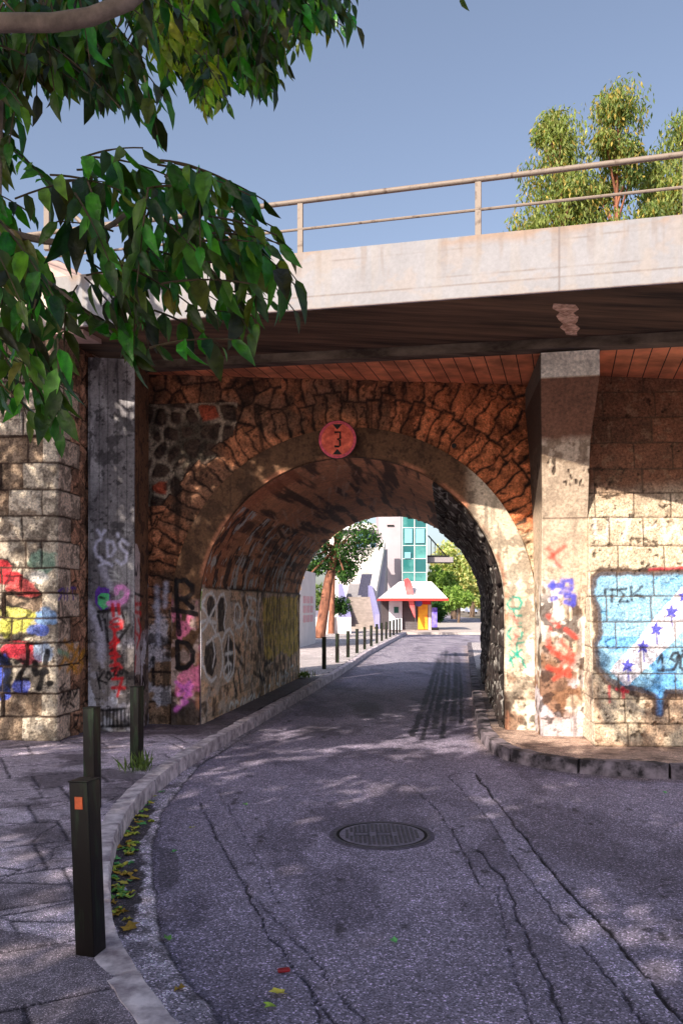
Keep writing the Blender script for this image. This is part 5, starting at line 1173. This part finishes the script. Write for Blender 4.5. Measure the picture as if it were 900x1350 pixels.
# building with lift tower
bd_ = empty('building', (P(515, 0, 76).x, 76, 0), 'white station building with a tall teal glass lift tower beyond the kiosk', 'building')
X_ = lambda px, Yd: (px - 450) / F * Yd
MB().box((X_(499, 74), 74, 0), (X_(531, 74), 80, 13.0), .03).build('wall', M_pwall, bd_)
MB().box((X_(430, 82), 82, 0), (X_(500, 82), 88, P(0, 690, 82).z), .03).build('wall', M_wwall, bd_)
MB().box((X_(448, 80), 79.6, P(0, 703, 80).z), (X_(503, 80), 81, P(0, 699, 80).z), .02).build('canopy', mat_plain('dark_canopy', (70, 62, 72), .6), bd_)
mb = MB(); mb.box((X_(470, 81.5), 81.6, P(0, 700, 81.5).z - 1.6), (X_(497, 81.5), 81.9, P(0, 703, 81.5).z)); mb.build('window', mat_plain('blue_glazing', (120, 168, 204), .15, 1, .2, spec=.8), bd_)
MB().box((X_(510, 74), 73.9, P(0, 694, 74).z), (X_(519, 74), 73.95, P(0, 692, 74).z)).build('vent', M_black, bd_)
M_teal = mat_plain('teal_glass', (92, 150, 148), .12, .35, .4, bump=0, spec=.9, col2=(48, 112, 112), lo=.42, hi=.58); M_teal2 = mat_plain('dark_teal_glass', (52, 108, 112), .1, .3, .3, bump=0, spec=.9)
xa, xb = X_(530, 70), X_(562, 70); MB().box((xa + .06, 70.06, 0), (xb - .06, 72.4, 12.6)).build('shaft', mat_plain('lift_shaft', (70, 120, 122), .5), bd_)
zs_ = [2.4, 3.3, 4.35, 5.5, 6.6, 8.1, 9.2, 10.7, 12.4]
for i in range(len(zs_) - 1):
    for j in range(2):
        w_ = (xb - xa) / 2; MB().box((xa + j * w_ + .03, 70.0, zs_[i] + .03), (xa + (j + 1) * w_ - .03, 70.04, zs_[i + 1] - .03)).build('pane', M_teal if (i + j) % 3 else M_teal2, bd_)
mb = MB()
for k in range(3): mb.box((xa + k * (xb - xa) / 2 - .04, 69.95, 0), (xa + k * (xb - xa) / 2 + .04, 70.05, 12.6))
for z in zs_: mb.box((xa + .05, 69.97, z - .03), (xb - .05, 70.03, z + .03))
mb.build('mullions', mat_plain('pale_frame', (190, 196, 200), .5), bd_)
for (pxa, pxb, pya, pyb) in [(533, 543, 697, 716), (548, 559, 697, 716), (533, 541, 728, 736)]:
    MB().box((X_(pxa, 69.9), 69.86, P(0, pyb, 69.9).z), (X_(pxb, 69.9), 69.93, P(0, pya, 69.9).z)).build('window', mat_plain('sky_window', (132, 186, 206), .1, 1, .1, spec=.9), bd_)
# footbridge stub with sloping stay
fb = empty('footbridge', (X_(580, 74), 74, 6), 'short grey footbridge end with a slanting rail, jutting right from the glass tower', 'bridge')
MB().box((xb + .0, 71, P(0, 742, 72).z), (X_(595, 72), 73, P(0, 735, 72).z), .02).build('deck', mat_plain('grey_steel', (150, 142, 146), .6), fb)
MB().box((xb + .0, 70.95, P(0, 735, 72).z), (X_(590, 72), 71.1, P(0, 733, 72).z), .01).build('edge', M_black, fb)
mb = MB().tube([P(564, 706, 71), P(588, 733, 71)], .06, 6); mb.build('handrail', M_black, fb); mb = MB()
for px in (568, 573, 578, 583): mb.tube([P(px, 733, 71), P(px, 706 + (px - 564) * 27 / 24, 71)], .03, 5)
mb.build('balusters', M_iron, fb)
# kiosk
ki = empty('kiosk', (X_(545, 50), 50, 0), 'street kiosk with a white tent roof edged in red, shutter and bright yellow panel', 'kiosk')
M_tent = mat_plain('white_canvas', (238, 232, 230), .7, 2, .06); M_red = mat_plain('red_trim', (206, 50, 46), .6, 5, .2)
zE = P(0, 790, 50).z; zA = P(0, 767, 50).z
def rect(x0, x1, y0, y1, z): return [(x0, y0, z), (x1, y0, z), (x1, y1, z), (x0, y1, z)]
rx0, rx1 = X_(501, 48.6), X_(591, 48.6)
MB().hull8(rect(rx0 + .05, rx1 - .05, 48.65, 53, zE + .05), rect(X_(526, 51), X_(567, 51), 50.3, 51.6, zA + .02)).build('tent_roof', M_tent, ki)
MB().hull8(rect(rx0, rx1, 48.6, 53.05, zE - .10), rect(rx0 + .02, rx1 - .02, 48.62, 53.03, zE + .05)).build('roof_trim', M_red, ki)
MB().box((X_(513, 50), 50, .126), (X_(530, 50), 52.8, zE - .1), .02).build('white_cabinet', mat_plain('cabinet', (206, 208, 220), .5, 3, .1), ki)
MB().box((X_(519, 50), 49.97, P(0, 808, 50).z), (X_(525, 50), 50.01, P(0, 800, 50).z)).build('notice', mat_plain('green_notice', (30, 92, 84), .5), ki)
MB().box((X_(503, 50.6), 50.6, .126), (X_(513, 50.6), 52.8, zE - .1), .02).build('side_panel', mat_plain('shadow_panel', (70, 62, 66), .7), ki)
mb = MB(); xk0, xk1 = X_(530, 50.3), X_(550, 50.3)
for k in range(18): z0 = .126 + k * .105; mb.hull8(rect(xk0, xk1, 50.28, 50.34, z0), rect(xk0, xk1, 50.31, 50.34, z0 + .1))
mb.build('roller_shutter', mat_plain('grey_shutter', (104, 98, 104), .5, 5, .2, metal=.3), ki)
MB().box((xk0, 50.35, .1), (X_(569, 50.3), 52.8, zE - .1)).build('body', mat_plain('kiosk_body', (150, 140, 140), .7), ki)
MB().box((X_(551, 50), 49.9, .16), (X_(563.5, 50), 50.3, P(0, 797, 50).z), .02).build('yellow_panel', mat_plain('yellow_ad', (240, 172, 44), .5, 1.2, .3, col2=(230, 96, 36), lo=.35, hi=.5), ki)
MB().box((X_(551, 50), 49.9, P(0, 797, 50).z + .005), (X_(567, 50), 50.3, zE - .12), .01).build('red_panel', mat_plain('red_ad', (222, 48, 44), .5, 2, .1), ki)
MB().box((X_(564, 50), 49.95, .126), (X_(568, 50), 50.3, P(0, 797, 50).z), .01).build('corner_post', mat_plain('pale_post', (206, 196, 190), .6), ki)
MB().disc((X_(551.5, 49.7), 49.7, P(0, 795, 49.7).z), (0, -1, 0), .21, .06, 28).build('round_emblem', mat_plain('blue_emblem', (90, 96, 180), .5, 6, .3), ki)
fl = empty('feather_flag', (X_(548, 49), 49, 0), 'tall red feather flag leaning in front of the kiosk', 'flag')
MB().tube([(X_(547.5, 49), 49, .1), (X_(547, 49), 49, 2.4), (X_(538, 49), 49, P(0, 764, 49).z)], .02, 6).build('pole', M_iron, fl)
mb = MB(); fp = [(532, 764), (537, 762), (542, 768), (545, 785), (547, 815), (545, 812), (540, 800), (536, 785), (533, 772)]
mb.hull8([Vector((X_(a_, 48.96), 48.96, P(0, b2, 48.96).z)) for a_, b2 in fp], [Vector((X_(a_, 48.96), 48.985, P(0, b2, 48.96).z)) for a_, b2 in fp]); mb.build('banner', mat_plain('red_flag', (216, 60, 66), .6, 1.5, .2, col2=(230, 130, 130)), fl)
pb_ = empty('ad_banner', (X_(572, 49.5), 49.5, 0), 'narrow purple advertising stand right of the yellow kiosk panel', 'sign')
MB().box((X_(569, 49.5), 49.5, .25), (X_(576, 49.5), 49.56, P(0, 801, 49.5).z), .01).build('panel', mat_plain('purple_ad', (84, 60, 170), .5, 2.5, .3, col2=(150, 140, 210), lo=.4, hi=.6), pb_)
MB().box((X_(569, 49.5) - .02, 49.4, .12), (X_(578, 49.5), 49.7, .3), .02).build('base', M_black, pb_)
# kiosk island pavement with kerb, street beyond
tag(MB().prism([(3.45, 46.0), (6.8, 45.6), (9.3, 45.4), (10.1, 46.4), (13.6, 70), (3.45, 70), (-22, 70), (-22, 46.01)], -.02, .127).build('pavement', mat_plain('pale_paving', (190, 178, 172), .85, 2, .15)), kind='structure')
# distant cars and parked row
def car(x, y, label, col, yaw=0, group='distant cars parked along the street'):
    root = empty('parked_car', (x, y, 0), label, 'car', group); m_ = mat_plain('car_paint', col, .25, 2, .05, spec=.8)
    prof = [(-.85, .35), (.85, .35), (.88, .75), (.80, .92), (.66, 1.40), (-.66, 1.40), (-.80, .92), (-.88, .75)]
    MB().hull8([(x + a_, y, z) for a_, z in prof], [(x + a_ * .97, y + 4.2, z * .98) for a_, z in prof]).build('body', m_, root)
    MB().hull8([(x - .70, y - .015, .95), (x + .70, y - .015, .95), (x + .58, y - .01, 1.33), (x - .58, y - .01, 1.33)], [(x - .70, y + .01, .95), (x + .70, y + .01, .95), (x + .58, y + .01, 1.33), (x - .58, y + .01, 1.33)]).build('windscreen', mat_plain('car_glass', (40, 48, 60), .1, 1, .1, spec=.9), root)
    for s_ in (-.68, .68):
        MB().disc((x + s_ - .09, y + .7, .33), (1, 0, 0), .33, .18, 18).build('wheel', M_black, root); MB().disc((x + s_, y - .02, .72), (0, -1, 0), .1, .02, 12).build('headlight', M_white, root)
car(X_(623, 150), 150, 'silver-blue car coming down the distant street seen through the arch', (150, 160, 190))
car(X_(607, 170), 170, 'white car parked far off left of the silver-blue one', (220, 220, 226)); car(X_(600, 140), 140, 'dark car parked far off behind the kiosk shrub', (70, 60, 64))
# far hedge to close the street
hz = [(x_, 235 + random.uniform(-6, 6), random.uniform(2, 7)) for x_ in np.arange(-80, 110, 5)]
C, D, Nn, L_, W_, cc = cloud(hz, [5.5] * len(hz), 330, 1.5, [(110, 130, 74), (90, 112, 60)], .9)
tag(leaf_batch(C, D, Nn, L_, W_, cc, 'far_trees', M_leaf_far, None, 'quad'), 'mass of far-off trees closing the end of the street', 'trees', None, 'stuff')
